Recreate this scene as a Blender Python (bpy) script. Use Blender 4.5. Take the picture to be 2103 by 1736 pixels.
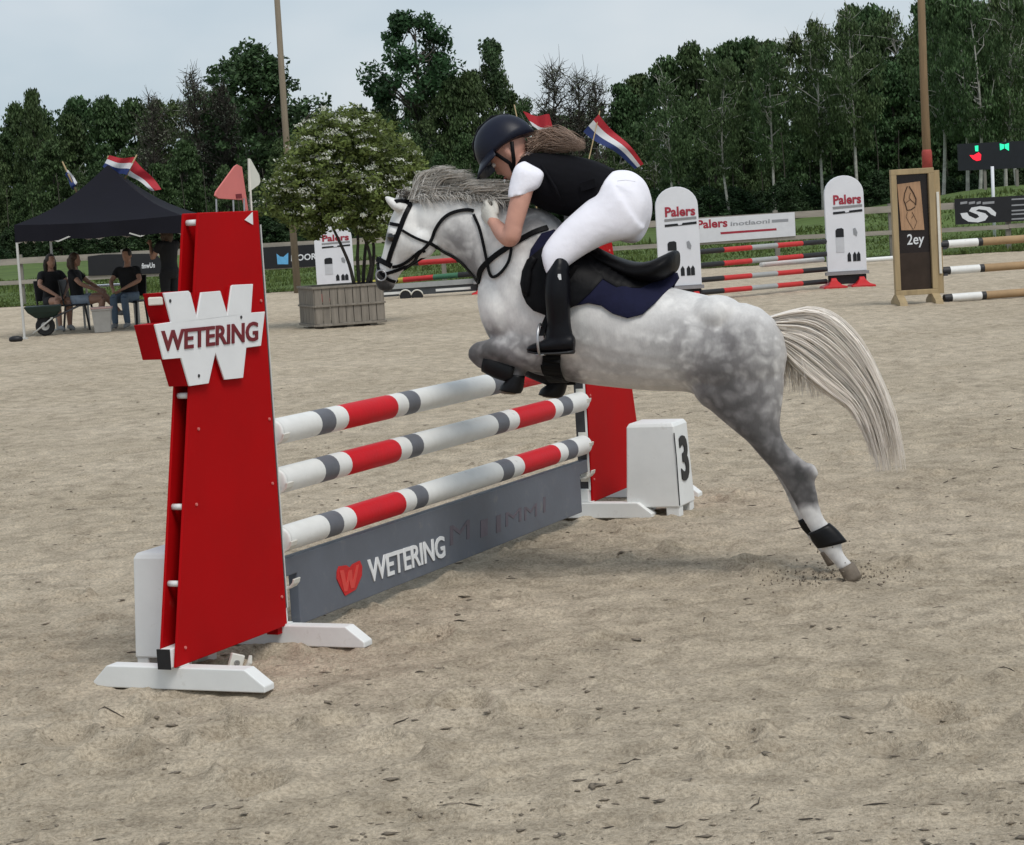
import bpy, bmesh, math, random
import numpy as np
from mathutils import Vector, Matrix, Quaternion, geometry
from mathutils.bvhtree import BVHTree
for o in list(bpy.data.objects): bpy.data.objects.remove(o)
scene = bpy.context.scene
COL = scene.collection
random.seed(7)
RNG = np.random.default_rng(7)
V = Vector

# ------------------------------------------------------------------ camera
PXW, PXH = 2103.0, 1736.0          # size at which the photograph was measured
FOC, CAM_H, ROLL, HORIZON = 4500.0, 1.57, 0.060, 436.0
PITCH = math.atan((PXH/2-HORIZON)*math.cos(ROLL)/FOC)
_R = V((1,0,0)); _F = V((0,math.cos(PITCH),-math.sin(PITCH))); _U = V((0,math.sin(PITCH),math.cos(PITCH)))
CR = _R*math.cos(ROLL)-_U*math.sin(ROLL); CU = _U*math.cos(ROLL)+_R*math.sin(ROLL); CF = _F
EYE = V((0,0,CAM_H))
cam_data = bpy.data.cameras.new('camera'); cam = bpy.data.objects.new('camera', cam_data); COL.objects.link(cam)
cam_data.sensor_fit = 'HORIZONTAL'; cam_data.sensor_width = 36.0; cam_data.lens = 36.0*FOC/PXW
cam_data.clip_start = 0.1; cam_data.clip_end = 5000
cm = Matrix((CR, CU, -CF)).transposed().to_4x4(); cm.translation = EYE
cam.matrix_world = cm
scene.camera = cam

def ray(x, y): return CF + CR*((x-PXW/2)/FOC) - CU*((y-PXH/2)/FOC)
def gp(x, y, z=0.0):
    d = ray(x,y); return EYE + d*((z-CAM_H)/d.z)
def dp(x, y, Y):
    d = ray(x,y); return EYE + d*(Y/d.y)
def hor(x): return HORIZON-math.tan(ROLL)*(x-PXW/2)
def ppm(Y): return FOC/Y

# ------------------------------------------------------------------ light
SUN_EL, SUN_AZ = math.radians(58), math.radians(150)     # azimuth from +Y clockwise: high, behind the camera to the right
world = bpy.data.worlds.new('World'); scene.world = world; world.use_nodes = True
nt = world.node_tree; nt.nodes.clear()
wo = nt.nodes.new('ShaderNodeOutputWorld'); bg = nt.nodes.new('ShaderNodeBackground')
sky = nt.nodes.new('ShaderNodeTexSky'); sky.sky_type = 'NISHITA'; sky.sun_disc = False
sky.sun_elevation = SUN_EL; sky.sun_rotation = SUN_AZ; sky.air_density = 1.0; sky.dust_density = 1.5
tc = nt.nodes.new('ShaderNodeTexCoord'); mp = nt.nodes.new('ShaderNodeMapping'); mp.inputs['Scale'].default_value = (1,1,2.2)
nz = nt.nodes.new('ShaderNodeTexNoise'); nz.inputs['Scale'].default_value = 5.0; nz.inputs['Detail'].default_value = 4; nz.inputs['Roughness'].default_value = .5
cr = nt.nodes.new('ShaderNodeValToRGB')
cr.color_ramp.elements[0].position = .38; cr.color_ramp.elements[0].color = (4.7,5.6,6.35,1)
cr.color_ramp.elements[1].position = .66; cr.color_ramp.elements[1].color = (6.3,6.8,7.25,1)
mx = nt.nodes.new('ShaderNodeMix'); mx.data_type = 'RGBA'; mx.inputs[0].default_value = .86
L = nt.links.new
L(tc.outputs['Generated'], mp.inputs[0]); L(mp.outputs[0], nz.inputs['Vector']); L(nz.outputs['Fac'], cr.inputs[0])
L(sky.outputs[0], mx.inputs[6]); L(cr.outputs[0], mx.inputs[7]); L(mx.outputs[2], bg.inputs[0])
bg.inputs[1].default_value = .083; L(bg.outputs[0], wo.inputs[0])
sd = bpy.data.lights.new('sun','SUN'); sd.energy = 1.5; sd.angle = math.radians(24); sd.color = (1,.96,.9)
sun = bpy.data.objects.new('sun', sd); COL.objects.link(sun)
sdir = V((math.sin(SUN_AZ)*math.cos(SUN_EL), math.cos(SUN_AZ)*math.cos(SUN_EL), math.sin(SUN_EL)))
sun.rotation_euler = (-sdir).to_track_quat('-Z','Y').to_euler()
scene.view_settings.view_transform = 'Standard'; scene.view_settings.look = 'None'
scene.view_settings.exposure = 0.42; scene.view_settings.gamma = 1.0; scene.view_settings.use_curve_mapping = False
scene.render.engine = 'CYCLES'

# ------------------------------------------------------------------ materials
def lin(c):
    return tuple((v/12.92 if v <= .04045 else ((v+.055)/1.055)**2.4) for v in [x/255 for x in c])
def mat(name, col, rough=.6, var=.12, scale=8.0, bump=0.0, bscale=60.0, spec=.4, metal=0.0, stretch=None, coord='Object', trans=0.0, sheen=0.0, dirt=None, isl=0.0):
    """procedural material: colour varied by noise, optional grain bump and dirt patches"""
    m = bpy.data.materials.new(name); m.use_nodes = True; t = m.node_tree; n = t.nodes; l = t.links.new
    b = n['Principled BSDF']; b.inputs['Roughness'].default_value = rough; b.inputs['Metallic'].default_value = metal
    b.inputs['Specular IOR Level'].default_value = spec
    if sheen: b.inputs['Sheen Weight'].default_value = sheen
    tc = n.new('ShaderNodeTexCoord'); mp = n.new('ShaderNodeMapping'); l(tc.outputs[coord], mp.inputs[0])
    if stretch: mp.inputs['Scale'].default_value = stretch
    nz = n.new('ShaderNodeTexNoise'); nz.inputs['Scale'].default_value = scale; nz.inputs['Detail'].default_value = 5; nz.inputs['Roughness'].default_value = .62
    l(mp.outputs[0], nz.inputs['Vector'])
    rp = n.new('ShaderNodeValToRGB'); l(nz.outputs['Fac'], rp.inputs[0])
    c = col[:3]
    rp.color_ramp.elements[0].position = .3; rp.color_ramp.elements[0].color = tuple(max(0,v*(1-var)) for v in c)+(1,)
    rp.color_ramp.elements[1].position = .72; rp.color_ramp.elements[1].color = tuple(min(1,v*(1+var)) for v in c)+(1,)
    out = rp.outputs[0]
    if isl:
        g = n.new('ShaderNodeNewGeometry'); oi = n.new('ShaderNodeObjectInfo')
        hs = n.new('ShaderNodeHueSaturation'); mr = n.new('ShaderNodeMapRange')
        mr.inputs['To Min'].default_value = 1-isl; mr.inputs['To Max'].default_value = 1+isl
        l(g.outputs['Random Per Island'], mr.inputs[0]); l(mr.outputs[0], hs.inputs['Value'])
        m2 = n.new('ShaderNodeMapRange'); m2.inputs['To Min'].default_value = .475; m2.inputs['To Max'].default_value = .52
        l(oi.outputs['Random'], m2.inputs[0]); l(m2.outputs[0], hs.inputs['Hue'])
        l(out, hs.inputs['Color']); out = hs.outputs[0]
    if dirt:
        nd = n.new('ShaderNodeTexNoise'); nd.inputs['Scale'].default_value = dirt[1]; nd.inputs['Detail'].default_value = 7; nd.inputs['Roughness'].default_value = .7
        l(tc.outputs['Object'], nd.inputs['Vector'])
        rd = n.new('ShaderNodeValToRGB'); rd.color_ramp.elements[0].position = dirt[2]; rd.color_ramp.elements[0].color = (0,0,0,1)
        rd.color_ramp.elements[1].position = dirt[2]+.16; rd.color_ramp.elements[1].color = (dirt[3],)*3+(1,)
        l(nd.outputs['Fac'], rd.inputs[0])
        mm = n.new('ShaderNodeMix'); mm.data_type = 'RGBA'; l(rd.outputs[0], mm.inputs[0]); l(out, mm.inputs[6]); mm.inputs[7].default_value = tuple(dirt[0])+(1,)
        out = mm.outputs[2]
    l(out, b.inputs['Base Color'])
    nr = n.new('ShaderNodeMapRange'); nr.inputs['To Min'].default_value = max(.02,rough-.1); nr.inputs['To Max'].default_value = min(1,rough+.12)
    l(nz.outputs['Fac'], nr.inputs[0]); l(nr.outputs[0], b.inputs['Roughness'])
    if bump:
        nb = n.new('ShaderNodeTexNoise'); nb.inputs['Scale'].default_value = bscale; nb.inputs['Detail'].default_value = 6
        l(mp.outputs[0], nb.inputs['Vector'])
        bp = n.new('ShaderNodeBump'); bp.inputs['Strength'].default_value = bump; bp.inputs['Distance'].default_value = .01
        l(nb.outputs['Fac'], bp.inputs['Height']); l(bp.outputs[0], b.inputs['Normal'])
    if trans:
        tr = n.new('ShaderNodeBsdfTranslucent'); l(out, tr.inputs[0]); ms = n.new('ShaderNodeMixShader'); ms.inputs[0].default_value = trans
        l(b.outputs[0], ms.inputs[1]); l(tr.outputs[0], ms.inputs[2]); l(ms.outputs[0], n['Material Output'].inputs[0])
    return m
def emis(name, col, s):
    m = bpy.data.materials.new(name); m.use_nodes = True; b = m.node_tree.nodes['Principled BSDF']
    b.inputs['Base Color'].default_value = (*col,1); b.inputs['Emission Color'].default_value = (*col,1); b.inputs['Emission Strength'].default_value = s
    return m

SANDY = (.30,.26,.205)
M = {}
M['red'] = mat('red_paint', (.40,.004,.006), .55, .08, 3, .03, 40, spec=.05, dirt=(SANDY,9,.66,.22))
M['red_edge'] = mat('red_paint_sides', (.36,.005,.008), .6, .14, 5, .05, 40, spec=.06)
M['white'] = mat('white_paint', (.74,.75,.74), .5, .05, 6, .04, 50, dirt=(SANDY,12,.60,.38))
M['white_clean'] = mat('white_board', (.78,.79,.80), .5, .04, 6, .02, 50, dirt=(SANDY,8,.68,.25))
M['pole_white'] = mat('pole_white_paint', (.73,.73,.71), .5, .06, 9, .10, 60, dirt=((.20,.18,.16),16,.60,.55))
M['pole_red'] = mat('pole_red_paint', (.55,.010,.018), .5, .10, 9, .10, 60, spec=.15, dirt=((.55,.4,.36),18,.66,.35))
M['pole_grey'] = mat('pole_grey_paint', (.125,.13,.15), .55, .16, 9, .10, 60, dirt=((.45,.42,.4),18,.66,.4))
M['plank_grey'] = mat('plank_grey_paint', (.115,.128,.155), .5, .12, 5, .06, 40, dirt=(SANDY,10,.60,.4))
M['lettering_dark'] = mat('dark_red_lettering', (.16,.012,.018), .5, .1, 20)
M['black'] = mat('black_plastic', (.012,.012,.014), .5, .3, 20, .04)
M['steel'] = mat('galvanised_steel', (.42,.42,.43), .38, .15, 12, .05, 70, metal=.9)
M['dark_steel'] = mat('dark_track_steel', (.06,.06,.065), .45, .25, 14, .05, 70, metal=.5)
M['cup'] = mat('off_white_plastic', (.68,.66,.60), .5, .08, 16, .05, dirt=(SANDY,20,.58,.5))
M['pink'] = mat('faded_red_flag_plastic', (.60,.17,.155), .55, .06, 10)
M['ivory'] = mat('ivory_flag_plastic', (.62,.62,.55), .55, .06, 10)

# ------------------------------------------------------------------ mesh helpers
def link(o):
    COL.objects.link(o); return o
WM = {}     # world matrices of roots
def empty(name, loc=(0,0,0), rotz=0.0, label=None, cat=None, group=None, kind=None):
    o = bpy.data.objects.new(name, None); o.empty_display_size = .2
    o.location = loc; o.rotation_euler = (0,0,rotz); link(o)
    WM[o.name] = Matrix.Translation(V(loc)) @ Matrix.Rotation(rotz,4,'Z')
    return tag(o, label, cat, group, kind)
def tag(o, label=None, cat=None, group=None, kind=None):
    if label: o['label'] = label
    if cat: o['category'] = cat
    if group: o['group'] = group
    if kind: o['kind'] = kind
    return o
def root_of(o):
    while o.parent: o = o.parent
    return o
class MB:
    """collects geometry; build() links it as one mesh object"""
    def __init__(s): s.v = []; s.f = []; s.m = []; s.mi = 0
    def add(s, vs, fs):
        k = len(s.v); s.v += [tuple(v) for v in vs]; s.f += [tuple(i+k for i in f) for f in fs]; s.m += [s.mi]*len(fs); return s
    def box(s, c, size, rot=None):
        hx,hy,hz = [q/2 for q in size]; c = V(c)
        vs = [V((x,y,z)) for z in (-hz,hz) for y in (-hy,hy) for x in (-hx,hx)]
        if rot is not None: vs = [rot @ v for v in vs]
        return s.add([v+c for v in vs], [(0,2,3,1),(4,5,7,6),(0,1,5,4),(2,6,7,3),(0,4,6,2),(1,3,7,5)])
    def beam(s, a, b, w, h, up=(0,0,1)):
        a,b = V(a),V(b); d = (b-a); L_ = d.length; d.normalize(); up = V(up)
        x = d.cross(up)
        if x.length < 1e-4: x = d.cross(V((1,0,0)))
        x.normalize(); z = x.cross(d)
        rot = Matrix((x,d,z)).transposed()
        return s.box((a+b)/2, (w,L_,h), rot)
    def prism(s, poly, ext):
        """closed outline (3d points) extruded by a vector"""
        poly = [V(p) for p in poly]; e = V(ext); n = len(poly)
        nrm = V((0,0,0))
        for i in range(n): nrm += poly[i].cross(poly[(i+1)%n])
        tris = geometry.tessellate_polygon([poly])
        flip = nrm.dot(e) > 0
        vs = poly+[p+e for p in poly]; fs = []
        for t in tris:
            q = (poly[t[1]]-poly[t[0]]).cross(poly[t[2]]-poly[t[0]])
            t = tuple(t) if q.dot(nrm) > 0 else tuple(reversed(t))
            a = tuple(reversed(t)) if flip else t
            fs.append(a); fs.append(tuple(i+n for i in reversed(a)))
        for i in range(n):
            j = (i+1)%n; q = (i,j,j+n,i+n); fs.append(q if flip else tuple(reversed(q)))
        return s.add(vs, fs)
    def loft(s, rings, cap=True, closed=False):
        n = len(rings[0]); vs = [p for r in rings for p in r]; fs = []; R = len(rings)
        for i in range(R-1 if not closed else R):
            for j in range(n):
                k = (j+1)%n; i2 = (i+1)%R
                fs.append((i*n+j, i*n+k, i2*n+k, i2*n+j))
        if cap and not closed:
            for ri in (0,R-1):
                c = sum((V(p) for p in rings[ri]), V((0,0,0)))/n; ci = len(vs); vs.append(c)
                for j in range(n):
                    k = (j+1)%n
                    fs.append((ri*n+k, ri*n+j, ci) if ri == 0 else (ri*n+j, ri*n+k, ci))
        return s.add(vs, fs)
    def tube(s, pts, rad, n=8, flat=1.0, ref=None):
        pts = [V(p) for p in pts]; R = []
        if not hasattr(rad,'__len__'): rad = [rad]*len(pts)
        pr = V(ref) if ref is not None else None
        for i,p in enumerate(pts):
            d = (pts[min(i+1,len(pts)-1)]-pts[max(i-1,0)])
            if d.length < 1e-9: d = V((0,0,1))
            d.normalize()
            if pr is None:
                pr = V((0,0,1)) if abs(d.z) < .9 else V((1,0,0))
            x = pr-d*pr.dot(d)
            if x.length < 1e-5: x = d.orthogonal()
            x.normalize(); y = d.cross(x)
            if ref is None: pr = x
            R.append([p+x*(math.cos(2*math.pi*k/n)*rad[i])+y*(math.sin(2*math.pi*k/n)*rad[i]*flat) for k in range(n)])
        return s.loft(R)
    def cyl(s, a, b, r, n=16, r2=None): return s.tube([a,b], [r, r if r2 is None else r2], n)
    def ell(s, c, ax, n=12, m=8):
        """ellipsoid from centre and three axis vectors"""
        c = V(c); X,Y,Z = [V(a) for a in ax]; R = []
        for i in range(1,m):
            t = math.pi*i/m
            R.append([c+Z*math.cos(t)+(X*math.cos(2*math.pi*k/n)+Y*math.sin(2*math.pi*k/n))*math.sin(t) for k in range(n)])
        k = len(s.v); s.loft(R, cap=False)
        vs = [c+Z, c-Z]; b = len(s.v); s.v += [tuple(v) for v in vs]
        for j in range(n):
            q = (j+1)%n; s.f += [(k+q,k+j,b),(k+(m-2)*n+j,k+(m-2)*n+q,b+1)]; s.m += [s.mi]*2
        return s
    def build(s, name, mats, parent=None, smooth=False, bevel=0.0, label=None, cat=None, group=None, kind=None, fixn=True, local=False):
        me = bpy.data.meshes.new(name); me.from_pydata(s.v, [], s.f)
        if not isinstance(mats,(list,tuple)): mats = [mats]
        for q in mats: me.materials.append(q)
        me.polygons.foreach_set('material_index', s.m)
        if fixn:
            bm = bmesh.new(); bm.from_mesh(me); bmesh.ops.recalc_face_normals(bm, faces=bm.faces); bm.to_mesh(me); bm.free()
        return finish(name, me, parent, smooth, bevel, label, cat, group, kind, local)
def finish(name, me, parent=None, smooth=False, bevel=0.0, label=None, cat=None, group=None, kind=None, local=False):
    if smooth: me.polygons.foreach_set('use_smooth', [True]*len(me.polygons))
    o = bpy.data.objects.new(name, me); link(o)
    if parent is not None:
        o.parent = parent
        r = root_of(parent)
        if not local and r.name in WM: me.transform(WM[r.name].inverted())
    elif not local:
        # world-space mesh: put the origin at the foot of the thing
        if len(me.vertices):
            co = np.empty(len(me.vertices)*3); me.vertices.foreach_get('co', co); co = co.reshape(-1,3)
            b = V(((co[:,0].min()+co[:,0].max())/2, (co[:,1].min()+co[:,1].max())/2, co[:,2].min()))
            me.transform(Matrix.Translation(-b)); o.location = b; WM[o.name] = Matrix.Translation(b)
    if bevel:
        md = o.modifiers.new('bevel','BEVEL'); md.width = bevel; md.segments = 2; md.limit_method = 'ANGLE'; md.angle_limit = math.radians(35)
    me.update()
    return tag(o, label, cat, group, kind)
def text_mesh(txt, size=1.0, ext=.004, fat=0.0, spacing=1.0):
    cu = bpy.data.curves.new('lettering','FONT'); cu.body = txt; cu.size = size; cu.extrude = ext; cu.offset = fat; cu.space_character = spacing
    cu.resolution_u = 3; cu.align_x = 'LEFT'
    o = bpy.data.objects.new('lettering', cu); link(o)
    dg = bpy.context.evaluated_depsgraph_get(); me = bpy.data.meshes.new_from_object(o.evaluated_get(dg))
    bpy.data.objects.remove(o); bpy.data.curves.remove(cu)
    return me
def place_text(name, txt, c00, c10, c01, depth, m, parent, fat=0.0, spacing=1.0):
    """lettering stretched onto a parallelogram: lower-left, lower-right, upper-left corners (3d)"""
    me = text_mesh(txt, 1.0, .5, fat, spacing)
    co = np.empty(len(me.vertices)*3); me.vertices.foreach_get('co', co); co = co.reshape(-1,3)
    mn, mxx = co.min(0), co.max(0); q = (co-mn)/(mxx-mn)
    A = np.array(V(c10)-V(c00)); B = np.array(V(c01)-V(c00)); n = np.cross(A,B); n /= np.linalg.norm(n)
    w = np.array(V(c00))+q[:,:1]*A+q[:,1:2]*B+(q[:,2:3]-.5)*n*depth
    me.vertices.foreach_set('co', w.ravel()); me.materials.clear(); me.materials.append(m); me.name = name
    return finish(name, me, parent)
def remesh(mb, voxel, smooth_it=6, smooth_f=.5):
    """closed pieces fused into one continuous surface"""
    me = bpy.data.meshes.new('tmp'); me.from_pydata(mb.v, [], mb.f)
    bm = bmesh.new(); bm.from_mesh(me); bmesh.ops.recalc_face_normals(bm, faces=bm.faces); bm.to_mesh(me); bm.free()
    o = bpy.data.objects.new('tmp', me); link(o)
    md = o.modifiers.new('r','REMESH'); md.mode = 'VOXEL'; md.voxel_size = voxel; md.adaptivity = 0
    if smooth_it:
        ms = o.modifiers.new('s','SMOOTH'); ms.factor = smooth_f; ms.iterations = smooth_it
    dg = bpy.context.evaluated_depsgraph_get(); r = bpy.data.meshes.new_from_object(o.evaluated_get(dg))
    bpy.data.objects.remove(o); bpy.data.meshes.remove(me)
    r.polygons.foreach_set('use_smooth', [True]*len(r.polygons))
    return r
def spline(pts, n):
    """Catmull-Rom through points (any dimension)"""
    P = [np.array(p, float) for p in pts]; P = [2*P[0]-P[1]]+P+[2*P[-1]-P[-2]]; out = []
    m = len(P)-3
    for k in range(n):
        t = m*k/(n-1); i = min(int(t), m-1); t -= i
        a,b,c,d = P[i:i+4]
        out.append(.5*((2*b)+(-a+c)*t+(2*a-5*b+4*c-d)*t*t+(-a+3*b-3*c+d)*t**3))
    return out
def raw_mesh(name, verts, quads, m, smooth=False):
    """fast mesh from numpy arrays (quads or tris)"""
    me = bpy.data.meshes.new(name); k = quads.shape[1]
    me.vertices.add(len(verts)); me.vertices.foreach_set('co', np.ascontiguousarray(verts, dtype=np.float32).ravel())
    me.loops.add(quads.size); me.loops.foreach_set('vertex_index', quads.astype(np.int32).ravel())
    me.polygons.add(len(quads)); me.polygons.foreach_set('loop_start', np.arange(0, quads.size, k, dtype=np.int32))
    me.polygons.foreach_set('loop_total', np.full(len(quads), k, dtype=np.int32))
    if smooth: me.polygons.foreach_set('use_smooth', [True]*len(quads))
    for q in (m if isinstance(m,(list,tuple)) else [m]): me.materials.append(q)
    me.update(calc_edges=True); me.validate()
    return me

# value noise on numpy arrays
def vnoise(x, y, seed=0):
    xi = np.floor(x).astype(np.int64); yi = np.floor(y).astype(np.int64); fx = x-xi; fy = y-yi
    fx = fx*fx*(3-2*fx); fy = fy*fy*(3-2*fy)
    def h(a,b):
        q = (a*374761393+b*668265263+seed*974634757) & 0xffffffff
        q = ((q ^ (q>>13))*1274126177) & 0xffffffff
        return ((q ^ (q>>16)) & 0xffff)/65535.0
    return (h(xi,yi)*(1-fx)+h(xi+1,yi)*fx)*(1-fy)+(h(xi,yi+1)*(1-fx)+h(xi+1,yi+1)*fx)*fy
def fbm(x, y, seed=0, o=4, g=.5):
    s = 0; a = 1; t = 0
    for i in range(o): s = s+a*vnoise(x*2**i+17.3*i, y*2**i-9.1*i, seed+i); t += a; a *= g
    return s/t

# ------------------------------------------------------------------ ground
def sand_material():
    m = bpy.data.materials.new('arena_sand'); m.use_nodes = True; t = m.node_tree; n = t.nodes; l = t.links.new
    b = n['Principled BSDF']; b.inputs['Roughness'].default_value = .95; b.inputs['Specular IOR Level'].default_value = .12
    g = n.new('ShaderNodeNewGeometry')
    def noise(scale, det=6, rough=.6, st=None):
        q = n.new('ShaderNodeTexNoise'); q.inputs['Scale'].default_value = scale; q.inputs['Detail'].default_value = det; q.inputs['Roughness'].default_value = rough
        if st:
            mp = n.new('ShaderNodeMapping'); mp.inputs['Scale'].default_value = st; l(g.outputs['Position'], mp.inputs[0]); l(mp.outputs[0], q.inputs['Vector'])
        else: l(g.outputs['Position'], q.inputs['Vector'])
        return q
    def ramp(src, p0, c0, p1, c1):
        r = n.new('ShaderNodeValToRGB'); r.color_ramp.elements[0].position = p0; r.color_ramp.elements[0].color = c0; r.color_ramp.elements[1].position = p1; r.color_ramp.elements[1].color = c1
        l(src, r.inputs[0]); return r
    big = noise(.55, 5); r1 = ramp(big.outputs['Fac'], .3, (.53,.452,.345,1), .7, (.66,.57,.45,1))
    mid = noise(5.5, 7, .68); r2 = ramp(mid.outputs['Fac'], .32, (.66,.645,.625,1), .60, (1.10,1.09,1.07,1))
    fine = noise(75, 4, .7); r3 = ramp(fine.outputs['Fac'], .30, (.60,.58,.56,1), .60, (1.14,1.14,1.14,1))
    streak = noise(10, 5, .7, (1,1.6,1)); r4 = ramp(streak.outputs['Fac'], .62, (1,1,1,1), .76, (.70,.67,.64,1))
    def mul(a,bb):
        q = n.new('ShaderNodeMix'); q.data_type = 'RGBA'; q.blend_type = 'MULTIPLY'; q.inputs[0].default_value = 1; l(a,q.inputs[6]); l(bb,q.inputs[7]); return q.outputs[2]
    c = mul(mul(mul(r1.outputs[0], r2.outputs[0]), r3.outputs[0]), r4.outputs[0]); l(c, b.inputs['Base Color'])
    add = n.new('ShaderNodeMath'); add.operation = 'MULTIPLY_ADD'; l(noise(28,8,.72).outputs['Fac'], add.inputs[0]); add.inputs[1].default_value = 1.0; l(noise(160,3,.6).outputs['Fac'], add.inputs[2])
    bp = n.new('ShaderNodeBump'); bp.inputs['Strength'].default_value = .8; bp.inputs['Distance'].default_value = .026
    l(add.outputs[0], bp.inputs['Height']); l(bp.outputs[0], b.inputs['Normal'])
    return m
M['sand'] = sand_material()
HOOVES = []
def sand_height(X, Y):
    z = (fbm(X*1.1, Y*1.1, 3, 3)-.5)*.03 + (fbm(X*3.2, Y*6.5, 11, 5, .64)-.5)*.054
    r = fbm(X*10, Y*20, 31, 4, .6); z = z+np.maximum(0, r-.55)*.055
    z = z-np.maximum(0, .36-fbm(X*9, Y*9, 51, 3))*.06
    for (hx,hy,a,s) in HOOVES:
        dx = X-hx; dy = Y-hy; m_ = (np.abs(dx) < .35) & (np.abs(dy) < .35)
        if not m_.any(): continue
        ca,sa = math.cos(a),math.sin(a); ux = dx*ca+dy*sa; uy = -dx*sa+dy*ca; d = np.sqrt((ux/.085)**2+(uy/.07)**2)
        z = z + np.where(m_, -.030*s*np.exp(-(d**4)*.6)+.022*s*np.exp(-((d-1.45)/.33)**2)*(1+.8*np.tanh(ux*14)), 0)
    return z
for k in range(170):
    yy = 6.0+18*random.random()**1.6
    HOOVES.append((random.uniform(-.28,.28)*yy, yy, random.uniform(0,6.28), random.uniform(.25,.75)))
for px,py in ((1560,1165),(1600,1180),(1810,1170),(1420,1130),(1330,1095),(560,1500),(1100,1470)): 
    q = gp(px,py); HOOVES.append((q.x,q.y,2.9,1.0))
def ground_sheet():
    ys = list(np.linspace(-60,4.5,14))
    y = 4.6
    while y < 60: ys.append(y); y += max(.014, .0024*y) if y < 16 else y*.006
    while y < 3000: ys.append(y); y *= 1.12
    ys = np.array(ys)
    # columns: half-width grows with distance inside the arena
    u = np.linspace(-1,1,520); us = np.concatenate([[-60,-20,-7,-3,-1.7,-1.25], u, [1.25,1.7,3,7,20,60]])
    hw = np.where(ys < 4.6, 1.5, np.maximum(1.5,.262*ys))
    X = us[None,:]*hw[:,None]; Y = np.repeat(ys[:,None], len(us), 1)
    far = np.clip(1-(Y-26)/40, .0, 1)
    Z = sand_height(X,Y)*np.where((Y > 4.4) & (Y < 70) & (np.abs(us)[None,:] <= 1.8), far, 0)
    Z = Z-np.clip((Y-60)/100, 0, 1)*.15
    ny,nx = X.shape; idx = np.arange(ny*nx).reshape(ny,nx)
    q = np.stack([idx[:-1,:-1],idx[:-1,1:],idx[1:,1:],idx[1:,:-1]],-1).reshape(-1,4)
    me = raw_mesh('ground', np.stack([X,Y,Z],-1).reshape(-1,3), q, M['sand'], True)
    return finish('ground', me, kind='structure', local=True)
ground = ground_sheet()
def gz(x,y): 
    return float(sand_height(np.array([x]),np.array([y]))[0]*max(0,min(1,1-(y-26)/40)))
# ------------------------------------------------------------------ the red and white jump
PN, PF = gp(596,1325), gp(1222,1062)
UJ = (PF-PN).normalized(); NJ = V((UJ.y,-UJ.x,0))          # along the poles; towards the camera side
def onj(x, y, off=0.0, base=None, u=None, n=None):
    base = base or PN; u = u or UJ; n = n or NJ
    d = ray(x,y); q = base+n*off; t = (q-EYE).dot(n)/d.dot(n); return EYE+d*t
def jp(s, z, off=0.0, base=None, sgn=1): return (base or PN)+UJ*(s*sgn)+NJ*off+V((0,0,z))
W_PX = [(580,968),(735,955),(748,968),(788,1122),(815,965),(935,955),(980,1105),(1005,925),(1016,918),(1140,912),(1128,1092),(1215,1085),(1190,1300),(1098,1312),(1078,1500),(962,1512),(905,1342),(862,1535),(742,1552),(690,1375),(580,1385),(525,1165),(628,1150)]
W_PX = [(142.3+x*.32785, 284.6+y*.32785) for x,y in W_PX]
TH = .066   # thickness of the hollow wing
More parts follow.
